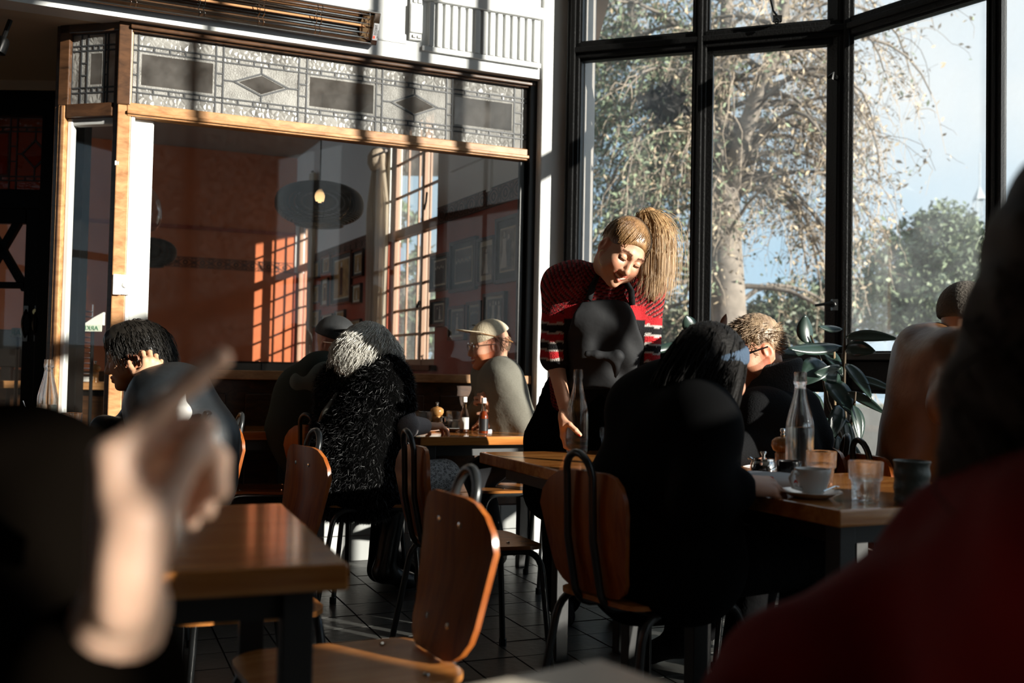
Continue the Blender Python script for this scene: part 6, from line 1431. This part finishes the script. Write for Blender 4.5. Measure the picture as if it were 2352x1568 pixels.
lp = mat('leopard_print', (.30, .29, .28), .8); t = lp.node_tree; vz = t.nodes.new('ShaderNodeTexVoronoi'); vz.inputs['Scale'].default_value = 75; tc2 = t.nodes.new('ShaderNodeTexCoord'); t.links.new(tc2.outputs['Object'], vz.inputs['Vector']); rp = t.nodes.new('ShaderNodeValToRGB'); rp.color_ramp.elements[0].position = .22; rp.color_ramp.elements[0].color = (.34, .33, .32, 1); rp.color_ramp.elements[1].position = .34; rp.color_ramp.elements[1].color = (.012, .012, .012, 1); e_ = rp.color_ramp.elements.new(.55); e_.color = (.36, .35, .34, 1); t.links.new(vz.outputs[0], rp.inputs[0]); t.links.new(rp.outputs[0], t.nodes['Principled BSDF'].inputs['Base Color'])
f = F()
for s in 'lr': f.cap(J['hp' + s], J['kn' + s], .11, .09, k=.06)
f.cap(J['hpl'], J['hpr'], .12, .12, k=.05); part('skirt', f.mesh(.011), lp, sl_)
for s in 'lr': part('boot', F().cap(J['kn' + s], J['an' + s], .058, .05).cap(J['an' + s], J['to' + s], .05, .04).cap(J['to' + s], np.array(J['to' + s]) + [.05, .04, -.01], .04, .028).mesh(.009), mat('boot_leather', (.012, .013, .015), .3), sl_)
sv = mat('silver_hair', (.80, .77, .70), .45, var=.35, vscale=30, bump=.3, bscale=80)
f = F().ell((-.014, 0, .035), (.108, .098, .100)).ell((-.05, 0, -.05), (.075, .10, .085), k=.05).ell((-.01, .07, -.06), (.05, .045, .08), k=.04).ell((-.01, -.07, -.06), (.05, .045, .08), k=.04); f.ell((.12, 0, -.05), (.08, .075, .12), k=.02, sub=True); v, q = f.mesh(.0055, .0022, 130); part('hair', (tf(HS, v), q), sv, sl_)
def wavy(root, t, rs):
    d = root - np.array([-.012, 0, .034]); d[2] = 0; n_ = np.linalg.norm(d) + 1e-6; d /= n_; drop = max(0, t) * (.15 + .02 * rs[0]) * (.5 + root[2] * 5 if root[2] > 0 else .5)
    out = root * 1.13 + d * (.060 * math.sin(min(1, t * 1.2) * PI / 2) * (1 if root[2] > .06 else .35)) + np.array([0, 0, -drop + .02 * t * (1 - t)]); ph = rs[1] * 3 + t * 13
    return out + d * .006 * math.sin(ph) + np.array([-d[1], d[0], 0]) * .007 * math.cos(ph)
part('hair_waves', strands(HS, [p for p in scalp(3200, -.02, .3)], wavy, 0, .0016, 12), sv, sl_)

# ---- man in the black cap beside her
HB = frame(P(772, 792, 5.0), (.80, -.52, -.12), (0, 0, 1), 1.02)
J = dict(shr=P(735, 862, 4.85), shl=P(762, 858, 5.18), neck=P(752, 845, 5.0), elr=P(716, 960, 4.88), wrr=P(800, 965, 5.02), ell=P(800, 960, 5.25), wrl=P(850, 960, 5.25), hpr=P(700, 1035, 4.88), hpl=P(720, 1035, 5.12))
for s in 'lr': b = np.array(J['hp' + s]); J['kn' + s] = b + [.42, .05, .03]; J['an' + s] = (b[0] + .38, b[1], .09); J['to' + s] = (b[0] + .5, b[1], .04)
mb2 = person('man in a black flat cap and glasses leaning towards the silver haired woman', add_skin(J, HB, [headmesh(HB, fem=False, h=.0042), handmesh(frame(J['wrr'], (.9, .1, 0), (0, 0, 1)), curl=(.5, .5, .5, .5), h=.004)]), (-.93, 5.0, 0), tone=(.55, .27, .16))
gs = mat('green_wool', (.028, .036, .030), .95, bump=.3, bscale=200, spec=.2); f = body_field(J, .024, legs=False, w=1.1); f.cap(J['neck'], mid(J['neck'], offs(HB, (-.03, 0, -.05)), .5), .078, .070, k=.03); f.cap(P(690, 900, 4.95), P(670, 985, 4.92), .13, .13, k=.08); part('jumper', f.mesh(.010, .003, 24), gs, mb2)
f = F().cap(P(700, 882, 4.86), P(770, 872, 4.80), .078, .07, k=.05).cap(P(742, 862, 4.82), P(775, 885, 4.80), .07, .07, k=.05); part('shoulder_yoke', f.mesh(.009), mat('yoke_green', (.075, .092, .082), .8, bump=.3, bscale=20), mb2)
m = MB()
for k in range(8): m.tube([V(mid(P(714 + k * 7, 852 - k * 3, 4.80), P(728 + k * 7, 868 - k, 4.79), t)) for t in (0, 1)], .004, 5)
m.build('collar_rib', mat('rib_grey', (.16, .18, .16), .8), mb2, org=mb2.location)
f = F()
for s in 'lr': f.cap(J['hp' + s], J['kn' + s], .10, .08, k=.05).cap(J['kn' + s], J['an' + s], .075, .06, k=.03).cap(J['an' + s], J['to' + s], .05, .04)
part('trousers', f.mesh(.014), clothb, mb2)
v, q = hat_shell(HB, .004, .014, .038, -.15); bc = mat('black_cap', (.014, .015, .016), .7, bump=.4, bscale=20); part('cap_crown', (v, q), bc, mb2)
bv = tf(HB, vs); o = part('cap_brim', (bv, [(j * (N + 1) + i, j * (N + 1) + i + 1, (j + 1) * (N + 1) + i + 1, (j + 1) * (N + 1) + i) for j in range(4) for i in range(N)]), bc, mb2); md = o.modifiers.new('t', 'SOLIDIFY'); md.thickness = .004
glasses(HB, mb2, chrome)

# ---- woman in the black hood, back to us
HH = frame(P(1634, 852, 2.80), (.88, .42, -.30), (-.05, 0, 1), .98)
J = dict(shl=P(1474, 965, 2.92), shr=P(1622, 985, 2.62), neck=P(1592, 935, 2.80), elr=P(1612, 1145, 2.52), wrr=P(1702, 1120, 2.56), ell=P(1520, 1110, 3.05), wrl=P(1640, 1090, 3.05), hpl=P(1478, 1285, 2.92), hpr=P(1580, 1300, 2.68))
for s in 'lr': b = np.array(J['hp' + s]); J['kn' + s] = b + [.38, .16, .0]; J['an' + s] = (b[0] + .30, b[1] + .14, .09); J['to' + s] = (b[0] + .42, b[1] + .2, .04)
parts = [headmesh(HH, fem=True), handmesh(frame(P(1700, 1112, 2.55), (.92, .2, -.05), (-.05, -.45, 1)), curl=((.6, .9, .6),) * 4, thumb=(.7, .5, -.4))]
hd2 = person('woman with long dark hair and a blue headband, black coat, back to the view', add_skin(J, HH, parts), (.40, 2.79, 0), tone=(.50, .27, .18))
f = body_field(J, .03, legs=False, sleeve=(1, .90), w=1.08); f.cap(P(1475, 925, 2.90), P(1600, 960, 2.72), .085, .085, k=.07).cap(P(1540, 900, 2.85), P(1500, 960, 2.85), .09, .09, k=.07); f.cap(P(1470, 1150, 2.85), P(1470, 1290, 2.85), .16, .17, k=.08).cap(P(1565, 1150, 2.68), P(1575, 1290, 2.66), .12, .15, k=.08); part('coat', f.mesh(.010, .004, 18), mat('black_coat', (.002, .002, .0022), .9, spec=.06), hd2)
f = F()
for s in 'lr': f.cap(J['hp' + s], J['kn' + s], .10, .08, k=.05).cap(J['kn' + s], J['an' + s], .075, .06, k=.03).cap(J['an' + s], J['to' + s], .05, .04)
part('trousers', f.mesh(.014), clothb, hd2)
part('cuff', F().cap(P(1672, 1130, 2.545), P(1702, 1121, 2.56), .044, .041).mesh(.006, .002, 80), mat('dark_cuff', (.02, .022, .016), .7, bump=.5, bscale=40), hd2)
dh = mat('dark_hair', (.006, .005, .0045), .65, spec=.15, bump=.5, bscale=90)
f = F().ell((-.016, 0, .038), (.110, .096, .102)).ell((-.065, .0, -.06), (.07, .085, .12), k=.06).ell((-.075, 0, -.16), (.06, .09, .10), k=.06).ell((.01, -.075, -.09), (.05, .03, .12), k=.04).ell((.0, .075, -.09), (.05, .03, .12), k=.04); f.ell((.125, 0, -.04), (.085, .08, .12), k=.02, sub=True); part('hair', (lambda a: (tf(HH, a[0]), a[1]))(f.mesh(.006)), dh, hd2)
def longh(root, t, rs):
    d = root - np.array([-.012, 0, .034]); d[2] = 0; d /= np.linalg.norm(d) + 1e-6; return root * 1.13 + d * .03 * math.sin(t * PI * .6) + np.array([-.03 * t, .006 * rs[0], -(.32 + .05 * rs[1]) * t * (.5 + .5 * t)]) + np.array([-d[1], d[0], 0]) * .006 * math.sin(t * 9 + rs[2])
part('hair_strands', strands(HH, [p for p in scalp(600, -.01, .05)], longh, 0, .0016, 10), dh, hd2)
fb_ = F().ell((-.016, 0, .038), (.1165, .1025, .1085)); fb_.cut((0, 0, .060), (-.62, 0, 1)).cut((0, 0, -.002), (.62, 0, -1)); vb_, qb_ = fb_.mesh(.005); part('headband', (tf(HH, vb_), qb_), mat('blue_knit', (.045, .075, .12), .9, bump=.5, bscale=150), hd2)

# ---- bearded man with glasses by the window
HG = frame(P(1733, 806, 3.80), (-.86, -.30, -.35), (-.05, 0, 1), 1.04)
J = dict(shl=P(1740, 968, 3.58), shr=P(1805, 948, 3.92), neck=P(1768, 892, 3.80), ell=P(1730, 1030, 3.52), wrl=P(1680, 1035, 3.45), elr=P(1858, 1020, 3.85), wrr=P(1790, 1040, 3.62), hpl=P(1790, 1130, 3.68), hpr=P(1830, 1130, 3.92))
for s in 'lr': b = np.array(J['hp' + s]); J['kn' + s] = b + [-.4, -.08, .03]; J['an' + s] = (b[0] - .35, b[1], .09); J['to' + s] = (b[0] - .47, b[1], .04)
gm = person('bearded man with black glasses in a dark fleece, facing left by the window', add_skin(J, HG, [headmesh(HG, fem=False, beard=(.62, .50, .42)), handmesh(frame(J['wrl'], (-.8, -.2, -.1), (0, 0, 1)), h=.004)]), (1.02, 3.78, 0), tone=(.66, .33, .21))
fm_ = mat('dark_fleece', (.007, .0072, .008), .95, bump=.3, bscale=160, spec=.1); f = body_field(J, .026, legs=False, w=1.12); f.cap(P(1838, 940, 3.85), P(1862, 1000, 3.85), .075, .07, k=.06); part('fleece', f.mesh(.009, .004, 22), fm_, gm)
f = F()
for a in np.linspace(0, 2 * PI, 34)[:-1]: b_ = J['neck']; f.cap(np.array(b_) + [.080 * math.cos(a), .080 * math.sin(a), -.02], np.array(b_) + [.092 * math.cos(a) + .015, .085 * math.sin(a), .085 + .02 * math.cos(a)], .018, .014, k=.015)
part('collar', f.mesh(.007), mat('grey_fleece', (.030, .031, .033), .95, bump=.5, bscale=150), gm)
f = F()
for s in 'lr': f.cap(J['hp' + s], J['kn' + s], .10, .08, k=.05).cap(J['kn' + s], J['an' + s], .075, .06, k=.03).cap(J['an' + s], J['to' + s], .05, .04)
part('trousers', f.mesh(.014), clothb, gm); glasses(HG, gm, blackg, .022, False, False, .003)
f = F().ell((-.018, 0, .042), (.102, .083, .094)); f.ell((.115, 0, -.02), (.085, .09, .105), k=.015, sub=True); f.cut((0, 0, -.045), (.2, 0, -1)); f.ell((.0, .09, -.02), (.035, .03, .045), k=.01, sub=True).ell((.0, -.09, -.02), (.035, .03, .045), k=.01, sub=True); part('hair', (lambda a: (tf(HG, a[0]), a[1]))(f.mesh(.0045, .002, 150)), hairm('fair_hair', (.40, .28, .17), .5, (.16, .10, .06)), gm)
def tousle(root, t, rs): d = root - np.array([-.012, 0, .034]); d /= np.linalg.norm(d); return root * 1.03 + d * .010 * t + np.array([.022 * t * (1 if root[2] > .07 else -.5), .007 * rs[1] * t, .005 * rs[2] * t - .006 * t])
part('hair_tufts', strands(HG, [p for p in scalp(2200, .0, .06) if not (abs(p[1]) > .06 and abs(p[0]) < .035 and p[2] < .03)], tousle, 0, .0013, 5), MATS['fair_hair'], gm)

# ---- man in the brown leather jacket
HL = frame(P(2222, 738, 3.50), (.75, .45, -.2), (0, 0, 1), 1.02)
J = dict(shl=P(2118, 818, 3.55), shr=P(2215, 838, 3.28), neck=P(2188, 800, 3.45), elr=P(2185, 930, 3.18), wrr=P(2290, 900, 3.25), ell=P(2190, 950, 3.7), wrl=P(2290, 940, 3.6), hpl=P(2100, 1085, 3.55), hpr=P(2165, 1095, 3.38))
for s in 'lr': b = np.array(J['hp' + s]); J['kn' + s] = b + [.40, .1, .03]; J['an' + s] = (b[0] + .35, b[1] + .1, .09); J['to' + s] = (b[0] + .46, b[1] + .14, .04)
lj = person('man in a creased brown leather jacket turned away at the right', add_skin(J, HL, [headmesh(HL, fem=False, h=.0045), handmesh(frame(J['wrr'], (.7, -.1, .5), (0, -.6, .5)), h=.004, curl=(.6, .6, .6, .6))]), (1.47, 3.46, 0), tone=(.5, .28, .18))
leath = mat('brown_leather', (.15, .065, .024), .42, bump=.12, bscale=45, spec=.45, var=.25, vscale=8); f = body_field(J, .026, legs=False, w=1.1); part('jacket', f.mesh(.0085, .0045, 22), leath, lj)
m = MB(); m.tube([P(2108, 800, 3.44), P(2085, 860, 3.42), P(2068, 930, 3.42)], .006, 5); m.tube([P(2165, 788, 3.36), P(2190, 812, 3.24), P(2200, 850, 3.16)], .006, 5); m.build('seam', mat('seam_dark', (.02, .01, .006), .5), lj, org=lj.location)
part('jacket_collar', F().cap(P(2150, 785, 3.46), P(2215, 790, 3.36), .035, .03).cap(P(2150, 785, 3.46), P(2170, 770, 3.52), .035, .03).mesh(.007), leath, lj)
f = F()
for s in 'lr': f.cap(J['hp' + s], J['kn' + s], .10, .08, k=.05).cap(J['kn' + s], J['an' + s], .075, .06, k=.03).cap(J['an' + s], J['to' + s], .05, .04)
part('trousers', f.mesh(.014), clothb, lj); v, q = hat_shell(HL, .0, .010, .0, .1); part('beanie', (v, q), mat('grey_beanie', (.10, .085, .07), .95, bump=.5, bscale=120), lj)

# ---- dark haired woman at left
HA = frame(P(310, 818, 3.80), (-.95, -.20, -.28), (-.10, 0, 1), 1.0)
J = dict(shl=P(372, 925, 3.55), shr=P(360, 905, 3.92), neck=P(345, 890, 3.75), ell=P(400, 1020, 3.50), wrl=P(345, 885, 3.60), elr=P(290, 1000, 3.95), wrr=P(240, 985, 3.8), hpl=P(430, 1125, 3.58), hpr=P(420, 1120, 3.82))
for s in 'lr': b = np.array(J['hp' + s]); J['kn' + s] = b + [-.4, -.05, .03]; J['an' + s] = (b[0] - .36, b[1], .09); J['to' + s] = (b[0] - .48, b[1], .04)
aw = person('woman with short dark hair and a dark jacket reading down at the left', add_skin(J, HA, [headmesh(HA, fem=True, eyes='open', h=.0036), handmesh(frame(P(345, 885, 3.60), (.0, .25, .9), (.5, -.7, .1)), curl=(.6, .65, .7, .7), thumb=(.6, .6, -.5))]), (-1.32, 3.68, 0), tone=(.62, .34, .20))
f = body_field(J, .026, legs=False, sleeve=(1, 1), w=1.1); f.cap(P(420, 900, 3.70), P(462, 1010, 3.66), .105, .12, k=.08).cap(P(462, 1010, 3.66), P(455, 1090, 3.66), .12, .13, k=.08); part('jacket', f.mesh(.010, .004, 16), mat('slate_jacket', (.009, .011, .013), .5, bump=.2, bscale=20), aw)
part('scarf', F().cap(P(412, 905, 3.50), P(420, 945, 3.46), .020, .022).cap(P(420, 945, 3.46), P(405, 1010, 3.45), .022, .014).mesh(.007, .003, 60), mat('pale_scarf', (.45, .44, .42), .9), aw)
m = MB(); m.box(P(470, 960, 3.50), (.02, .05, .055), Matrix.Rotation(.5, 3, 'Y')); m.build('epaulette', blackg, aw, bevel=.006, org=aw.location)
f = F()
for s in 'lr': f.cap(J['hp' + s], J['kn' + s], .10, .08, k=.05).cap(J['kn' + s], J['an' + s], .075, .06, k=.03).cap(J['an' + s], J['to' + s], .05, .04)
part('trousers', f.mesh(.014), clothb, aw)
bh = mat('black_hair', (.012, .010, .008), .45, spec=.3); f = F().ell((-.018, 0, .040), (.108, .092, .098)).ell((-.06, 0, -.03), (.055, .08, .07), k=.05).ell((.04, 0, .085), (.05, .06, .04), k=.04); f.ell((.118, 0, -.045), (.085, .085, .105), k=.015, sub=True); f.ell((.0, .09, -.035), (.03, .03, .04), k=.01, sub=True); part('hair', (lambda a: (tf(HA, a[0]), a[1]))(f.mesh(.0048, .0015, 120)), bh, aw)
def bob(root, t, rs): d = root - np.array([-.012, 0, .034]); d[2] *= .3; d /= np.linalg.norm(d); return root * 1.05 + d * .022 * math.sin(t * 2.2) + np.array([.008 * rs[0] * t - .012 * t, .01 * rs[1] * t, -.075 * t * t + .008 * rs[2] * t])
part('hair_strands', strands(HA, [p for p in scalp(1500, .02, .058)], bob, 0, .0013, 8), bh, aw)

# ---- blurred person at the left edge with a raised, pointing hand
wr_, el_ = np.array(P(285, 1400, .68)), np.array(P(120, 1850, .74))
J = dict(shr=P(-30, 1250, 1.02), shl=P(-560, 1130, 1.0), neck=P(-300, 930, 1.03), elr=el_, wrr=wr_, ell=P(-700, 1750, .9), wrl=P(-500, 1900, .8), hpr=P(-150, 2150, 1.0), hpl=P(-480, 2150, 1.0))
HP = frame(P(-330, 560, 1.03), (.5, .85, 0), (0, 0, 1), 1.0)
Mh = frame(wr_, (-.17, .25, .95), (-.85, -.25, .0), 1.12); Mh[:3, 1] *= -1
hv_, hf_, hc_ = handmesh(Mh, curl=((.80, .10, .06), (1.25, 1.2, .7), (1.3, 1.25, .75), (1.3, 1.25, .8)), spread=.06, thumb=(.88, -.02, -.48), thumbcurl=.25, h=.003); hm_ = (hv_, hf_[:, ::-1], hc_)
# forearm in the same surface as the hand
fa_ = F().cap(wr_, el_, .030, .045, k=.02).mesh(.006)
po = person('blurred person in black at the left edge raising a pointing hand', add_skin(J, HP, [headmesh(HP, h=.006), hm_, fa_], legs=False, arms=True), (J['hpr'][0], J['hpr'][1], 0), tone=(.74, .47, .34))
f = body_field(J, .03, legs=False, sleeve=(1, .80), w=1.15); f.cap(P(60, 1080, 1.0), P(175, 1110, .97), .052, .050, k=.05).cap(P(90, 1120, 1.0), P(120, 1280, .95), .062, .060, k=.06).cap(P(120, 1280, .95), P(110, 1600, .9), .060, .065, k=.06); part('black_top', f.mesh(.010), mat('brown_black', (.003, .0022, .0016), .9, spec=.0), po)
part('hair', (lambda a: (tf(HP, a[0]), a[1]))(F().ell((-.02, 0, .04), (.108, .092, .1)).ell((-.05, 0, -.06), (.07, .085, .1), k=.05).mesh(.009)), dh, po)
f = F()
for s in 'lr': b = np.array(J['hp' + s]); f.cap(b, b + [-.42, .1, 0], .10, .08, k=.05).cap(b + [-.42, .1, 0], b + [-.42, .1, -b[2] + .08], .075, .055, k=.04)
part('trousers', f.mesh(.018), clothb, po)

# ---- blurred woman at the right edge in a red coat
HR = frame(P(2590, 690, 1.02), (.55, .83, -.1), (0, 0, 1), 1.05)
J = dict(shl=P(2335, 1350, 1.05), shr=P(2760, 1290, .80), neck=P(2590, 1090, .97), ell=P(1850, 1650, 1.02), wrl=P(1640, 1790, 1.15), elr=P(2760, 1700, .85), wrr=P(2500, 1800, 1.1), hpl=P(2240, 2080, .95), hpr=P(2560, 2080, .78))
rw = person('blurred woman at the right edge with long dark curls and a red coat', add_skin(J, HR, [headmesh(HR, h=.006), handmesh(frame(J['wrl'], (-.5, .6, -.2), (0, 0, 1)), h=.005, curl=(.5, .5, .5, .5))], legs=False), (J['hpl'][0], J['hpl'][1], 0))
redc = mat('red_coat', (.11, .002, .002), .85, bump=.3, bscale=20, spec=.12); f = body_field(J, .035, legs=False, w=1.1); f.cap(J['shl'], J['ell'], .10, .085, k=.06).cap(J['ell'], J['wrl'], .085, .06, k=.05); part('coat', f.mesh(.011, .007, 26), redc, rw)
f = F()
for s in 'lr': b = np.array(J['hp' + s]); f.cap(b, b + [.40, .15, 0], .10, .08, k=.05).cap(b + [.40, .15, 0], b + [.40, .15, -b[2] + .08], .075, .055, k=.04)
part('trousers', f.mesh(.018), clothb, rw)
ch_ = mat('curly_brown', (.016, .009, .005), .65, spec=.15); f = F().ell((-.018, 0, .05), (.128, .118, .118)).ell((-.05, 0, -.08), (.10, .135, .15), k=.08).ell((-.03, .09, -.17), (.08, .075, .13), k=.06).ell((-.03, -.09, -.17), (.08, .075, .13), k=.06); f.ell((.14, 0, -.04), (.07, .07, .12), k=.02, sub=True); part('hair', (lambda a: (tf(HR, a[0]), a[1]))(f.mesh(.008, .006, 50)), ch_, rw)
def curls(root, t, rs):
    d = root - np.array([-.012, 0, .034]); d[2] *= .2; d /= np.linalg.norm(d) + 1e-6; ph = rs[1] * 4 + t * 22
    return root * 1.12 + d * (.045 + .016 * rs[0]) * math.sin(min(1, t * 1.1) * PI * .62) + np.array([0, 0, -(.34 + .06 * rs[2]) * t]) + (d * math.cos(ph) + np.array([-d[1], d[0], 0]) * math.sin(ph)) * .016 * min(1, t * 3)
part('hair_curls', strands(HR, [p for p in scalp(700, .0, .06)], curls, 0, .0022, 22), ch_, rw)
